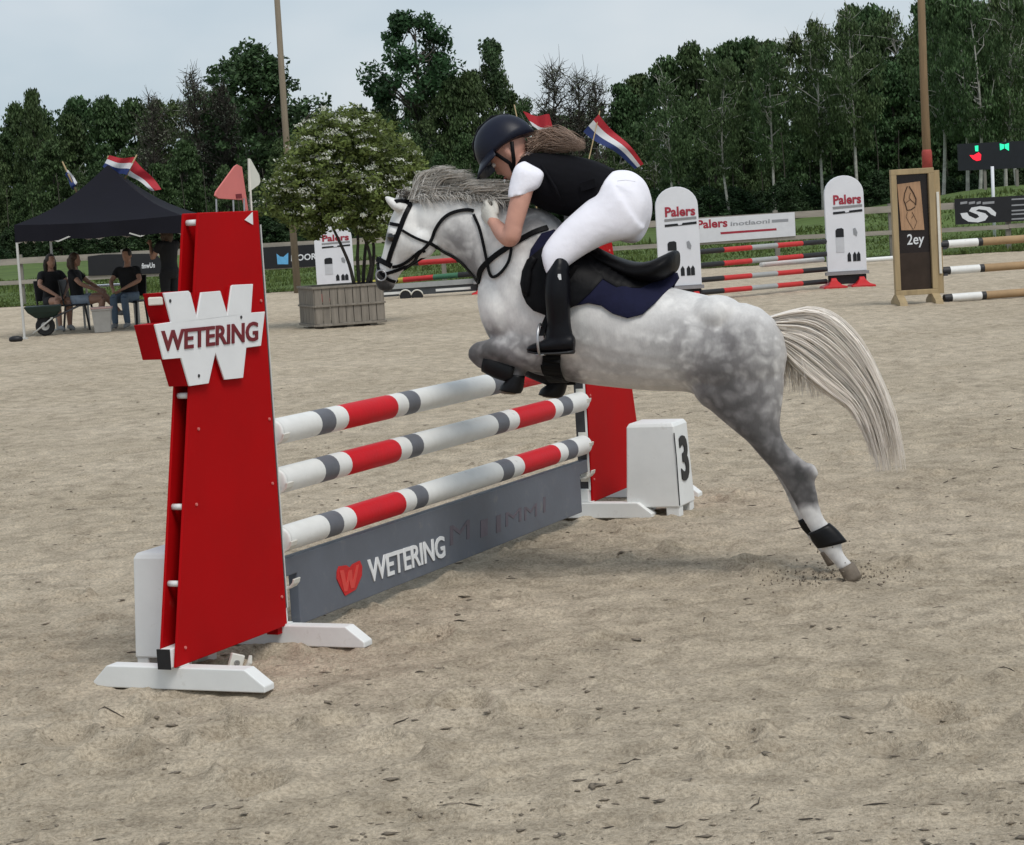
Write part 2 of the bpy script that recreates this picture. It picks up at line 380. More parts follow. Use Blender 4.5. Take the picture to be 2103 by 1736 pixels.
def make_wing(base, sgn, label, near):
    w = empty('jump_wing', (base.x,base.y,0), 0, label, 'jump wing', 'red jump wings of the fence')
    J = lambda s,z,off=0.0: jp(s,z,off,base,sgn)
    prof = [(-.42,1.634),(.0,1.632),(.0,.075),(-.785,.082)]
    for k,off in ((0,-.006),(1,-TH)):
        mb = MB(); mb.prism([J(s,z,off) for s,z in prof], NJ*-.010)
        mb.build('side_panel', M['red'], w, bevel=.003)
    # pole-side post with slotted steel track
    mb = MB(); mb.prism([J(-.055,.05,-.017),J(-.004,.05,-.017),J(-.004,1.62,-.017),J(-.055,1.62,-.017)], NJ*-.048); mb.build('post', M['red_edge'], w)
    mb = MB(); mb.prism([J(.002,.14,-.012),J(.016,.14,-.012),J(.016,1.58,-.012),J(.002,1.58,-.012)], NJ*-.058); t = mb.build('cup_track', M['dark_steel'], w)
    mb = MB(); mb.prism([J(.016,.14,-.008),J(.019,.14,-.008),J(.019,1.58,-.008),J(.016,1.58,-.008)], NJ*-.010); mb.build('track_edge', M['white'], w)
    # rungs between the two panels along the sloping outer edge
    for z in (1.60,1.0,.62,.36):
        s = -.42-(1.634-z)/(1.634-.082)*.365+.02
        mb = MB(); mb.cyl(J(s,z,-.017),J(s,z,-TH+.002),.011,12); mb.build('rung', M['white'], w, smooth=True)
    # tubular base beam with black caps
    mb = MB(); mb.prism([J(-.80,.083,-.018),J(.03,.083,-.018),J(.03,.148,-.018),J(-.80,.148,-.018)], NJ*-.046); bm_ = mb.build('base_beam', M['white'], w, bevel=.003)
    mb = MB(); mb.prism([J(-.806,.080,-.0155),J(-.80,.080,-.0155),J(-.80,.150,-.0155),J(-.806,.150,-.0155)], NJ*-.051); mb.build('end_cap', M['black'], w)
    # inclined feet
    for s,l0,l1 in ((-.73,-.33,.36),(.012,-.30,.36)):
        out = [(l0,.0),(l1,.0),(l1,.022),(l1-.075,.078),(l0+.06,.078),(l0,.02)]
        mb = MB(); mb.prism([J(s-.034,z,a-.035) for a,z in out], UJ*.068*sgn); mb.build('foot', M['white'], w, bevel=.004)
        mb = MB(); mb.prism([J(s-.028,.079,-.005),J(s+.028,.079,-.005),J(s+.028,.0825,-.005),J(s-.028,.0825,-.005)], NJ*-.06); mb.build('foot_bracket', M['white'], w)
    # bolts on the camera-side panel
    for s,z in ((-.03,.86),(-.53,.88),(-.03,.19),(-.72,.14),(-.58,.62),(-.04,.62),(-.03,1.3),(-.43,1.34)):
        mb = MB(); mb.cyl(J(s,z,-.006),J(s,z,-.001),.0055,8); mb.build('bolt', M['pink'], w)
    return w
wing_near = make_wing(PN, 1, 'red plywood jump wing with a large white letter emblem and two small flags', True)
wing_far = make_wing(PF, -1, 'plain red jump wing beside the white numbered block', False)
# white direction arrow near the top of the wing
mb = MB(); mb.prism([onj(x,y,-.004) for x,y in ((502,452),(518,436),(519,462))], NJ*.002); mb.build('arrow_sticker', M['white_clean'], wing_near)
# W emblem: deep red box with a white face board
we = [onj(x,y,.004) for x,y in W_PX]
mb = MB(); mb.prism(we, NJ*-.078); emb = mb.build('emblem_box', M['red_edge'], wing_near, bevel=.002)
mb = MB(); mb.prism([p+NJ*.001 for p in we], NJ*.007); mb.build('emblem_face', M['white_clean'], emb, bevel=.002)
def WP(x,y,off=.0125): return onj(142.3+x*.32785, 284.6+y*.32785, off)
place_text('lettering', 'WETERING', WP(575,1338), WP(1180,1268), WP(575,1205), .006, M['lettering_dark'], emb, .022, .98)
for x,y in ((627,1018),(807,1487),(1072,1120)): mb = MB(); p = WP(x,y,.010); mb.cyl(p, p+NJ*.005, .006, 8); mb.build('bolt', M['dark_steel'], emb)
for x,y in ((546,1018),): 
    p = onj(142.3+x*.32785,284.6+y*.32785,-.03); mb = MB(); mb.box(p,(.05,.05,.028)); mb.build('hand_grip', M['cup'], emb, bevel=.004)
# pole cups
def cup(base, sgn, z, par):
    mb = MB(); c = jp(.02,z,-.036,base,sgn); R = []
    for i in range(9):
        a = math.pi*(1+i/8.0); R.append((math.cos(a)*.062, math.sin(a)*.045+.012))
    out = [c+NJ*x+V((0,0,q)) for x,q in R]+[c+NJ*x*.88+V((0,0,q*.82+.003)) for x,q in reversed(R)]
    mb.prism(out, UJ*.05*sgn); mb.prism([c+NJ*-.02+V((0,0,-.05)),c+NJ*.02+V((0,0,-.05)),c+NJ*.02+V((0,0,.06)),c+NJ*-.02+V((0,0,.06))], UJ*.006*sgn)
    return mb.build('pole_cup', M['cup'], par, bevel=.002)
PZ = (.785,.60,.378)
for z in PZ+(.235,):
    cup(PN,1,z,wing_near); cup(PF,-1,z,wing_far)
SPAN = (PF-PN).length
def pole(name, a, b, r, bands, mats, label, group=None, cat='jump pole', n=20):
    """bands: list of (fraction, material index); rounded end caps"""
    mb = MB(); a,b = V(a),V(b); d = (b-a); x = d.normalized().orthogonal().normalized(); y = d.normalized().cross(x)
    def ring(t, q=1.0): return [a+d*t+(x*math.cos(2*math.pi*k/n)+y*math.sin(2*math.pi*k/n))*r*q for k in range(n)]
    e = .010/d.length; t = 0
    mb.mi = bands[0][1]; mb.loft([ring(0,.3),ring(0,.82),ring(e*.5,.95),ring(e*1.4,1.0)], cap=True); t = e*1.4
    for i,(fr,mi) in enumerate(bands):
        t1 = fr if i < len(bands)-1 else 1-e*1.4
        mb.mi = mi; mb.loft([ring(t),ring(t1)], cap=False); t = t1
    mb.mi = bands[-1][1]; mb.loft([ring(1-e*1.4),ring(1-e*.5,.95),ring(1,.82),ring(1,.3)], cap=True)
    return mb.build(name, mats, None, smooth=True, label=label, cat=cat, group=group)
PM = [M['pole_white'], M['pole_red'], M['pole_grey']]
# bands measured on the photograph for the lowest pole (pixel columns), turned into lengths along the pole
def frac(x, y, z):
    return ((onj(x,y,-.03)-PN).dot(UJ)-.02)/(SPAN-.04)
xs = [(655,1100),(684,1092),(710,1085),(812,1058),(834,1052),(858,1045),(1012,998),(1035,992),(1056,985),(1130,962),(1146,956),(1166,950)]
bd = [frac(x,y,0) for x,y in xs]; kinds = [0,2,0,1,0,2,0,2,0,1,0,2,0]
bands = [(b,k) for b,k in zip(bd+[1.0],kinds)]
lab = ['top red and white striped pole of the jump, above two more','middle red and white striped pole of the jump','lowest red and white striped pole, just above the grey plank']
for z,lb in zip(PZ,lab):
    k = 1+.012*random.uniform(-1,1)
    pole('jump_pole', jp(.022,z+.018,-.03), jp(SPAN-.022,z-.004,-.03), .050, [(min(1,b*k),q) for b,q in bands], PM, lb, 'striped poles of the red jump')
# grey plank with notched hanging ends
pl = empty('jump_plank', (PN.x,PN.y,0), 0, 'dark grey lettered plank hanging under the striped poles', 'jump plank')
s1 = SPAN-.03
out = [(.025,.325),(s1,.300),(s1,.235),(s1-.11,.235),(s1-.11,.045),(.115,.055),(.115,.255),(.025,.255)]
mb = MB(); mb.prism([jp(s,z,-.012) for s,z in out], NJ*-.042); mb.build('board', M['plank_grey'], pl, bevel=.004)
def C3(x,y,off=-.009):     # crop of the plank -> photograph -> plane of the board
    return onj((800+x/2.2137)/1.4056, (1300+y/2.2137)/1.4056, off)
place_text('lettering','WETERING', C3(588,850), C3(1075,682), C3(578,700), .004, M['white_clean'], pl, .018, .96)
hp = [(392,742),(440,735),(462,752),(480,728),(525,706),(540,742),(538,800),(500,890),(432,930),(405,880),(378,822),(380,775)]
mb = MB(); mb.prism([C3(x,y,-.0115) for x,y in hp], NJ*.003); lg = mb.build('heart_logo', mat('logo_red',(.55,.014,.016),.45,.1,8), pl)
mb = MB(); wpx = [(398,770),(425,765),(440,850),(455,770),(475,765),(482,840),(505,735),(522,730),(492,880),(470,885),(460,830),(448,900),(428,905)]
mb.prism([C3(x,y,-.0082) for x,y in wpx], NJ*.0015); mb.build('logo_stroke', mat('logo_stroke_red',(.66,.06,.05),.4,.1,8), lg)
# faint half-worn lettering on the far half of the board
fm = mat('worn_plum_lettering',(.128,.108,.13),.6,.2,14)
for x0,x1,y0,dy in ((1105,1230,610,125),(1300,1345,560,110),(1400,1430,530,110),(1460,1560,490,90),(1580,1660,450,85),(1700,1715,400,100)):
    place_text('worn_letter', 'M' if x1-x0 > 60 else 'I', C3(x0,y0,-.0112), C3(x1,y0-(x1-x0)*.37,-.0112), C3(x0,y0-dy,-.0112), .002, fm, pl)
# two little flags on the near wing
fl = empty('jump_flag', jp(-.28,1.634,-.03), 0, 'faded red triangular flag on top of the red wing', 'jump flag', 'little flags on the red wing')
tri = [(450,408),(442,402),(444,394),(482,342),(488,338),(493,341),(499,405),(496,411)]
mb = MB(); mb.prism([onj(x,y,-.030) for x,y in tri], NJ*-.006); mb.build('pennant', M['pink'], fl, bevel=.001)
mb = MB(); mb.prism([onj(x,y,-.036) for x,y in ((499,411),(493,341),(497,343),(510,432),(505,434))], NJ*-.004); mb.build('pennant_fold', M['pink'], fl)
for x,y0,y1 in ((444,409,434),(479,411,433),(501,408,432)):
    mb = MB(); mb.cyl(onj(x,y0,-.033), onj(x+1.0,y1+3,-.033), .003, 6); mb.build('rod', M['steel'], fl)
mb = MB(); mb.prism([onj(x,y,-.029) for x,y in ((484,399),(496,398),(497,407),(485,408))], NJ*.001); mb.build('label_patch', M['lettering_dark'], fl)
fl = empty('jump_flag', jp(-.06,1.634,-.05), 0, 'ivory triangular flag beside the faded red one', 'jump flag', 'little flags on the red wing')
tri = [(511,326),(515,327),(533,360),(535,374),(532,380),(513,394)]
mb = MB(); mb.prism([onj(x,y,-.05) for x,y in tri], NJ*-.006); mb.build('pennant', M['ivory'], fl, bevel=.001)
mb = MB(); mb.cyl(onj(511,326,-.05), onj(517,436,-.05), .0035, 8); mb.build('rod', M['cup'], fl)
# white number block by the far wing, and its twin behind the near wing
def block(c, ang, w, d, h, label, number):
    b = empty('number_block', (c.x,c.y,0), ang, label, 'number block', 'white plastic number blocks')
    mb = MB(); tw,td = w*.43,d*.40; bw,bd_ = w/2,d/2
    rings = []
    for z,fx in ((.05,1.0),(h*.5,.94),(h-.02,.885),(h,.80)):
        x,y = bw*fx, bd_*(fx if z < h*.9 else fx*.97); rings.append([V((-x,-y,z)),V((x,-y,z)),V((x,y,z)),V((-x,y,z))])
    mb.loft(rings)
    mb.build('body', M['white'], b, bevel=.007, local=True)
    for sx in (-1,1):
        for sy in (-1,1):
            mb = MB(); mb.box((sx*bw*.72,sy*bd_*.70,.027),(bw*.5,bd_*.5,.055)); mb.build('foot', M['white'], b, bevel=.006, local=True)
    if number:
        R = WM[b.name]
        p = lambda q: R @ V(q)
        x0,x1 = bw*.962+.004,bw*.899+.004
        place_text('number','3', p((x0,-bd_*.45,.17)), p((x0,bd_*.55,.17)), p((x1,-bd_*.45,.40)), .004, M['black'], b, .03)
        mb = MB(); mb.tube([(bw*.995,-bd_*.985,.06),(bw*.955,-bd_*.95,.3),(bw*.90,-bd_*.90,h-.05)],.0028,6); mb.build('cable_tie', M['black'], b, local=True)
    return b
cb = gp(1362,1062); cb2 = cb+V((.0,.12,0))
block(cb2, -.40, .285, .25, .475, 'white plastic block with a black number at the foot of the far wing', True)
c0 = gp(354,1382)+V((0,.14,0))
block(V((c0.x,c0.y,0)), -.40, .20, .25, .43, 'white plastic block half hidden behind the near wing', False)
# broken white cup lying on the sand
lc = empty('loose_cup', gp(486,1392), .5, 'small broken white pole cup lying behind the foot of the near wing', 'pole cup')
mb = MB(); mb.box((0,0,.05),(.05,.02,.07),Matrix.Rotation(.35,3,'Y')); mb.build('plate', M['cup'], lc, bevel=.004, local=True)
mb = MB(); mb.tube([(-.09,0,.012),(-.03,0,.016),(.0,.0,.03)],[.006,.012,.014],8); mb.tube([(.03,-.01,.02),(.045,-.02,.05),(.05,-.02,.075)],[.008,.01,.006],7); mb.build('broken_arm', M['cup'], lc, local=True)
mb = MB(); mb.cyl((.0,-.018,.055),(.0,.018,.055),.010,10); mb.build('pin', M['steel'], lc, local=True)
# ------------------------------------------------------------------ grey pony
YAW = math.radians(15)
TH_ = V((-math.cos(YAW), math.sin(YAW), 0))        # direction of travel
MH = V((-math.sin(YAW), -math.cos(YAW), 0))        # towards the camera side of the pony
HQ = gp(1748,1195)-MH*.10
def HP(x, y, off=0.0):
    d = ray(x,y); q = HQ+MH*off; return EYE+d*((q-EYE).dot(MH)/d.dot(MH))
def sec(top, bot, hw, off=0.0, n=20, e=1.0, low=0.0):
    """ring through two outline points of the side view, half width hw across"""
    T,B = HP(*top,off),HP(*bot,off); c = (T+B)/2; a = (T-B)/2; R = []
    for k in range(n):
        t = 2*math.pi*k/n; cs,sn = math.cos(t),math.sin(t)
        ww = abs(sn)**e*(1 if sn >= 0 else -1)
        R.append(c+a*cs+MH*(hw*ww*(1-low*cs)))
    return R
def lof(mb, secs, n=20, e=1.0, steps=3, low=0.0):
    """interpolated loft: secs = (top, bottom, half width, offset)"""
    arr = [(*s[0],*s[1],s[2],(s[3] if len(s) > 3 else 0.0)) for s in secs]
    ip = spline(arr, (len(arr)-1)*steps+1)
    mb.loft([sec((q[0],q[1]),(q[2],q[3]),max(.004,q[4]),q[5],n,e,low) for q in ip])
def bump_at(mb, x, y, off, rx, ry, rz, ang=0.0):
    """muscle: ellipsoid in the side plane (rx along, ry up, rz across)"""
    c = HP(x,y,off); ax = (-TH_)*math.cos(ang)+V((0,0,1))*math.sin(ang); up = V((0,0,1))*math.cos(ang)+TH_*math.sin(ang)
    mb.ell(c,(ax*rx,up*ry,MH*rz),16,10)
hb = MB()
# trunk
lof(hb, [((1052,445),(1002,585),.085),((1090,428),(1000,640),.125),((1122,432),(1022,700),.165),((1160,462),(1075,758),.195),((1215,512),(1165,783),.215),((1290,552),(1262,796),.228),((1350,580),(1348,803),.228),((1395,594),(1418,806),.215),((1450,606),(1480,830),.215),((1505,622),(1530,835),.205),((1548,642),(1572,800),.175),((1580,668),(1598,755),.12),((1594,690),(1602,730),.06)], 24, .9)
bump_at(hb, 1040, 640, 0, .11, .20, .16, .25)          # breast
for s in (1,-1):
    bump_at(hb, 1095, 610, s*.095, .12, .24, .09, -.25)    # shoulder
    bump_at(hb, 1090, 700, s*.10, .12, .11, .075, .3)      # upper arm
    bump_at(hb, 1530, 720, s*.10, .17, .20, .105, .3)      # haunch
    bump_at(hb, 1470, 650, s*.09, .12, .09, .10, 0)        # hip
    bump_at(hb, 1470, 790, s*.105, .10, .12, .075, .5)     # stifle
# neck
lof(hb, [((838,418),(902,508),.055),((880,408),(915,522),.068),((930,406),(935,532),.078),((990,410),(962,556),.088),((1050,420),(990,592),.105),((1110,432),(1000,640),.13),((1150,455),(1030,690),.14)], 20, .95)
# head: poll to muzzle
lof(hb, [((826,405),(878,470),.052),((812,428),(888,505),.068),((803,448),(880,525),.075),((797,470),(862,532),.072),((791,500),(842,542),.058),((785,525),(828,556),.050),((778,542),(818,570),.046),((772,556),(812,584),.047),((772,578),(806,594),.046),((778,594),(800,600),.036)], 18, .95)
for s in (1,-1):
    bump_at(hb, 868, 502, s*.050, .062, .062, .030, .3)    # jowl
    bump_at(hb, 806, 482, s*.058, .030, .022, .020, -.8)   # eye rim
    bump_at(hb, 782, 566, s*.034, .024, .028, .018, .5)    # nostril flare
    # ears
    b0 = HP(822,424,s*.040); tip = HP(787 if s > 0 else 818,401 if s > 0 else 393,s*.062)
    if s > 0: b0 = HP(824,428,.042)
    pts = [b0, b0.lerp(tip,.25)+MH*s*.008, b0.lerp(tip,.6)+MH*s*.008, tip]
    hb.tube(pts, [.034,.040,.028,.005], 12, .62, ref=MH)
# hind legs: (front outline, back outline, half width, offset)
def hind(s, dx, dy, hoofxy):
    o = s*.105
    S = [((1418,770),(1600,705),.085),((1428,812),(1611,770),.082),((1462,846),(1608,822),.074),((1502,880),(1602,872),.064),((1536,908),(1610,905),.054),((1566,942),(1634,932),.043),((1593,972),(1660,955),.037),((1614,1002),(1671,980),.033),((1630,1030),(1678,1010),.028),((1644,1060),(1684,1040),.024),((1660,1085),(1694,1066),.023),((1674,1108),(1712,1086),.026),((1684,1124),(1728,1108),.030),((1698,1142),(1730,1130),.026),((1714,1160),(1740,1146),.025),((1724,1172),(1752,1158),.029)]
    q = []
    for i,(a,b,h) in enumerate(S):
        k = max(0,(i-3)/(len(S)-4)); q.append(((a[0]+dx*k,a[1]+dy*k),(b[0]+dx*k,b[1]+dy*k),h,o))
    lof(hb, q, 16, .95)
    return o
hind(1,0,0,None); hind(-1,-38,-34,None)
bump_at(hb, 1664, 968, .105, .03, .04, .028, .6); 
# fore legs, folded: forearm, knee, cannon, pastern
def fore(s, dx, dy):
    o = s*.115
    P = lambda x,y: (x+dx,y+dy)
    lof(hb, [(P(1110,640),P(1150,765),.075,o),(P(1070,672),P(1095,765),.066,o),(P(1030,690),P(1048,752),.052,o),(P(1000,698),P(1010,742),.043,o),(P(975,704),P(982,748),.040,o),(P(962,722),P(985,752),.034,o)], 16, .95)
    lof(hb, [(P(966,712),P(962,735),.032,o),(P(985,716),P(978,752),.036,o),(P(1000,728),P(992,760),.030,o),(P(1030,742),P(1022,770),.025,o),(P(1060,752),P(1052,780),.025,o),(P(1072,750),P(1066,784),.029,o)], 14, .95)
    lof(hb, [(P(1080,756),P(1056,766),.028,o),(P(1078,776),P(1052,774),.024,o),(P(1070,790),P(1044,782),.026,o)], 14, .95)
fore(1,0,0); fore(-1,88,8)
horse_me = remesh(hb, .0085, 9, .5)
hv = np.empty(len(horse_me.vertices)*3); horse_me.vertices.foreach_get('co', hv); hv = hv.reshape(-1,3)
# pixel-free side coordinates of the coat: along (metres from the rump, forwards) and height
hq = np.array(HQ); along = (hv-hq)@np.array(TH_); hgt = hv[:,2]; across = (hv-hq)@np.array(MH)
def ac(x,y): p = HP(x,y); return ((p-HQ).dot(TH_), p.z)
def blobmask(x, y, r, soft=.6):
    a,z = ac(x,y); d = np.sqrt((along-a)**2+(hgt-z)**2)/r
    return np.clip((1-d)/soft+0.0, 0, 1)
def segmask(p, q, r, soft=.7):
    a = np.array(ac(*p)); b = np.array(ac(*q)); P = np.stack([along,hgt],-1); t = np.clip(((P-a)@(b-a))/((b-a)@(b-a)),0,1)
    d = np.linalg.norm(P-(a+t[:,None]*(b-a)),axis=1)/r
    return np.clip((1-d)/soft,0,1)
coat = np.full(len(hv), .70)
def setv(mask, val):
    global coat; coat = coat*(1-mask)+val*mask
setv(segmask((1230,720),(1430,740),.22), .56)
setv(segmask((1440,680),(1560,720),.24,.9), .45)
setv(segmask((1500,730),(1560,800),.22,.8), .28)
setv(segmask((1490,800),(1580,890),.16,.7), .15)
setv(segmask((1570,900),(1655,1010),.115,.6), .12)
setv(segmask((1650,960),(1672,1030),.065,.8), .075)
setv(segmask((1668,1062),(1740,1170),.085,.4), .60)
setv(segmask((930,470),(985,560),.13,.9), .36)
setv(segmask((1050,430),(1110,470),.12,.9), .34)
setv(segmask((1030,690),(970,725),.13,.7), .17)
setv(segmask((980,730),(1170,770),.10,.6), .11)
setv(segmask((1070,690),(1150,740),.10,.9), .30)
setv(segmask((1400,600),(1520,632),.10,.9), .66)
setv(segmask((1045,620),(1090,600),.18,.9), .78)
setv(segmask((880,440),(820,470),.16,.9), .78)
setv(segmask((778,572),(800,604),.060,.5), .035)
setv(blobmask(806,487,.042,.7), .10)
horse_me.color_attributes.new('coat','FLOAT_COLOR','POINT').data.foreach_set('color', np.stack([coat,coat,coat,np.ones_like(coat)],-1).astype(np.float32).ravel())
def coat_material():
    m = bpy.data.materials.new('dapple_grey_coat'); m.use_nodes = True; t = m.node_tree; n = t.nodes; l = t.links.new
    b = n['Principled BSDF']; b.inputs['Roughness'].default_value = .62; b.inputs['Specular IOR Level'].default_value = .3; b.inputs['Sheen Weight'].default_value = .15
    at = n.new('ShaderNodeAttribute'); at.attribute_name = 'coat'
    tc = n.new('ShaderNodeTexCoord')
    def noise(s,d,r=.6,st=None):
        q = n.new('ShaderNodeTexNoise'); q.inputs['Scale'].default_value = s; q.inputs['Detail'].default_value = d; q.inputs['Roughness'].default_value = r
        if st:
            mp = n.new('ShaderNodeMapping'); mp.inputs['Scale'].default_value = st; l(tc.outputs['Object'],mp.inputs[0]); l(mp.outputs[0],q.inputs['Vector'])
        else: l(tc.outputs['Object'], q.inputs['Vector'])
        return q.outputs['Fac']
    # dapples: light cell centres, darker net between
    wz = n.new('ShaderNodeTexNoise'); wz.inputs['Scale'].default_value = 9; wz.inputs['Detail'].default_value = 3; l(tc.outputs['Object'], wz.inputs['Vector'])
    wa = n.new('ShaderNodeVectorMath'); wa.operation = 'MULTIPLY_ADD'; l(wz.outputs['Color'], wa.inputs[0]); wa.inputs[1].default_value = (.22,.22,.22); l(tc.outputs['Object'], wa.inputs[2])
    vo = n.new('ShaderNodeTexVoronoi'); vo.inputs['Scale'].default_value = 17; vo.feature = 'SMOOTH_F1'; vo.inputs['Smoothness'].default_value = .6; l(wa.outputs[0], vo.inputs['Vector'])
    dr = n.new('ShaderNodeMapRange'); dr.inputs['From Min'].default_value = .1; dr.inputs['From Max'].default_value = .62; dr.inputs['To Min'].default_value = .14; dr.inputs['To Max'].default_value = -.10; l(vo.outputs['Distance'], dr.inputs[0])
    # dapples are strongest where the coat is mid grey
    sp = n.new('ShaderNodeSeparateColor'); l(at.outputs['Color'], sp.inputs[0])
    st = n.new('ShaderNodeMapRange'); st.inputs['From Min'].default_value = .62; st.inputs['From Max'].default_value = .40; st.inputs['To Min'].default_value = .22; st.inputs['To Max'].default_value = 1; l(sp.outputs[0], st.inputs[0])
    def math_(op,a,bb,c=None):
        q = n.new('ShaderNodeMath'); q.operation = op
        for i,v in enumerate((a,bb,c)):
            if v is None: continue
            if hasattr(v,'links'): l(v,q.inputs[i])
            else: q.inputs[i].default_value = v
        return q.outputs[0]
    d1 = math_('MULTIPLY', dr.outputs[0], st.outputs[0])
    pn = math_('MULTIPLY', math_('SUBTRACT', noise(6,5,.65), .5), .26)
    hr = math_('MULTIPLY', math_('SUBTRACT', noise(120,3,.7,(1,1,.35)), .5), .20)
    rel = math_('ADD', math_('ADD', math_('MULTIPLY_ADD', d1, 3.0, 1.0), math_('MULTIPLY', pn, 2.6)), math_('MULTIPLY', hr, 1.3))
    tot = math_('MULTIPLY', sp.outputs[0], rel)
    # relative: keep dark parts dark
    k = math_('MULTIPLY', tot, 1.0)
    cl = n.new('ShaderNodeClamp'); cl.inputs['Min'].default_value = .025; cl.inputs['Max'].default_value = .86; l(k, cl.inputs[0])
    rp = n.new('ShaderNodeValToRGB'); e = rp.color_ramp.elements; e[0].position = 0; e[0].color = (.0,.0,.0,1); e[1].position = 1; e[1].color = (1.0,.985,.955,1)
    x = e.new(.2); x.color = (.205,.197,.20,1); x = e.new(.5); x.color = (.505,.495,.49,1)
    l(cl.outputs[0], rp.inputs[0]); l(rp.outputs[0], b.inputs['Base Color'])
    bp = n.new('ShaderNodeBump'); bp.inputs['Strength'].default_value = .18; bp.inputs['Distance'].default_value = .004; l(noise(170,2,.6,(1,1,.3)), bp.inputs['Height']); l(bp.outputs[0], b.inputs['Normal'])
    return m
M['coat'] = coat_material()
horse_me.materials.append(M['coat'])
horse_bvh = BVHTree.FromPolygons([tuple(v) for v in hv], [tuple(p.vertices) for p in horse_me.polygons])
pony = empty('pony', (HQ.x-.9,HQ.y+.2,0), 0, 'dapple grey pony leaping over the red and white jump', 'pony')
horse_me.name = 'body'; finish('body', horse_me, pony)
M['hoof'] = mat('hoof_horn', (.16,.13,.10), .6, .3, 20, .1, 60)
M['hair_tail'] = mat('cream_tail_hair', (.93,.885,.79), .75, .06, 14, isl=.07, spec=.15)
M['hair_mane'] = mat('grey_mane_hair', (.60,.575,.53), .7, .14, 14, isl=.16, spec=.2)
M['leather'] = mat('black_leather', (.006,.006,.007), .45, .3, 30, .08, 90, spec=.08)
M['eye'] = mat('dark_eye', (.008,.006,.005), .12, .1, 10, spec=.8)
M['navy'] = mat('navy_saddle_cloth', (.012,.013,.034), .85, .15, 20, .35, 45, spec=.1)
M['boot_black'] = mat('black_tendon_boot', (.007,.007,.008), .42, .3, 20, .05, 60, spec=.2)
# eyes and hooves
for s in (1,-1):
    mb = MB(); c = HP(805,487,s*.066); mb.ell(c,(TH_*.021,V((0,0,.021)),MH*.014),12,8); mb.build('eye', M['eye'], pony, smooth=True)
def hoof(pts, o, w):
    mb = MB(); lof(mb, [(a,b,w*k,o) for (a,b),k in zip(pts,(.82,.95,1.08))], 16, .95, 2); return mb.build('hoof', M['hoof'], pony, smooth=True)
hoof([((1722,1170),(1752,1154)),((1731,1186),(1762,1168)),((1738,1200),(1770,1186))], .105, .034)
hoof([((1684,1136),(1714,1120)),((1692,1150),(1723,1133)),((1699,1163),(1730,1150))], -.105, .034)
for s,dx,dy in ((1,0,0),(-1,88,8)):
    hoof([((1072+dx,788+dy),(1044+dx,780+dy)),((1068+dx,800+dy),(1034+dx,792+dy)),((1060+dx,810+dy),(1026+dx,806+dy))], s*.115, .033)
# hair made of many tapered strands
def strands(name, paths, r0, m, parent, n=3):
    vs = []; fs = []; b = 0
    for P,r in paths:
        P = np.array(P); L_ = len(P); d = np.gradient(P,axis=0); d /= np.linalg.norm(d,axis=1)[:,None]+1e-9
        x = np.cross(d, np.array([.3,.2,1.0])); x /= np.linalg.norm(x,axis=1)[:,None]+1e-9; y = np.cross(d,x)
        t = np.linspace(0,1,L_); rr = r*(1-.85*t**1.6)
        ring = [P+(x*math.cos(2*math.pi*k/n)+y*math.sin(2*math.pi*k/n))*rr[:,None] for k in range(n)]
        R = np.stack(ring,1).reshape(-1,3); vs.append(R)
        i = np.arange(L_-1)[:,None]*n; k = np.arange(n)[None,:]; k2 = (k+1)%n
        fs.append(np.stack([i+k,i+k2,i+n+k2,i+n+k],-1).reshape(-1,4)+b); b += len(R)
    me = raw_mesh(name, np.concatenate(vs), np.concatenate(fs), m, True)
    return finish(name, me, parent)
def hp3(p, off): return np.array(HP(p[0],p[1],off))
def wisp(a, b, n, wob, off0, off1, r, cnt=9):
    pass
rn = random.Random(5)
up = spline([(1570,655),(1612,643),(1665,634),(1712,650),(1757,690),(1790,738),(1815,790),(1836,845),(1850,915),(1856,965)], 60)
lo = spline([(1584,690),(1602,716),(1624,742),(1652,768),(1684,794),(1718,818),(1746,842),(1768,885),(1784,930),(1794,968)], 60)
paths = []
tl = [(rn.random(), rn.gauss(0,.05), rn.gauss(0,3.0), rn.gauss(0,3.0), rn.random()*6, .42+.52*rn.random()**.8) for _ in range(150)]
for i in range(2300):
    s0,oo,w1,w2,ph,ln = tl[rn.randrange(150)]; s = min(1.02,max(-.02,s0+rn.gauss(0,.035))); end = int(59*min(1,max(.3,ln+rn.gauss(0,.07)))); st = 0 if rn.random() < .7 else rn.randint(0,10)
    o0 = rn.gauss(0,.024); o1 = oo+rn.gauss(0,.022); s2 = min(1.08,max(-.08,s+rn.gauss(0,.05)+.06*math.sin(ph))); P = []
    for k in np.linspace(st,end,13):
        k = int(k); t = k/59; ss = s*(1-t)+s2*t; c = up[k]*(1-ss)+lo[k]*ss
        c = c+np.array([math.sin(t*7+ph)*w1*t+rn.gauss(0,.3), math.cos(t*6+ph)*w2*t]); P.append(hp3(c, o0*(1-t)+o1*t+.028*(1-.4*t)))
    paths.append((P, rn.uniform(.0028,.0048)))
for i in range(480):          # wisps that hang under the root of the tail
    k = rn.randint(0,22); c0 = up[k]*.2+lo[k]*.8; L_ = rn.uniform(30,115)*(1-.4*k/26); lean = rn.uniform(-2,22); o = rn.gauss(0,.03)
    P = [hp3((c0[0]+lean*t+3*math.sin(3*t+i), c0[1]+L_*t**1.1), o) for t in np.linspace(0,1,8)]; paths.append((P, rn.uniform(.0018,.0032)))
tail = strands('tail', paths, 1, M['hair_tail'], pony)
mb = MB(); R = []
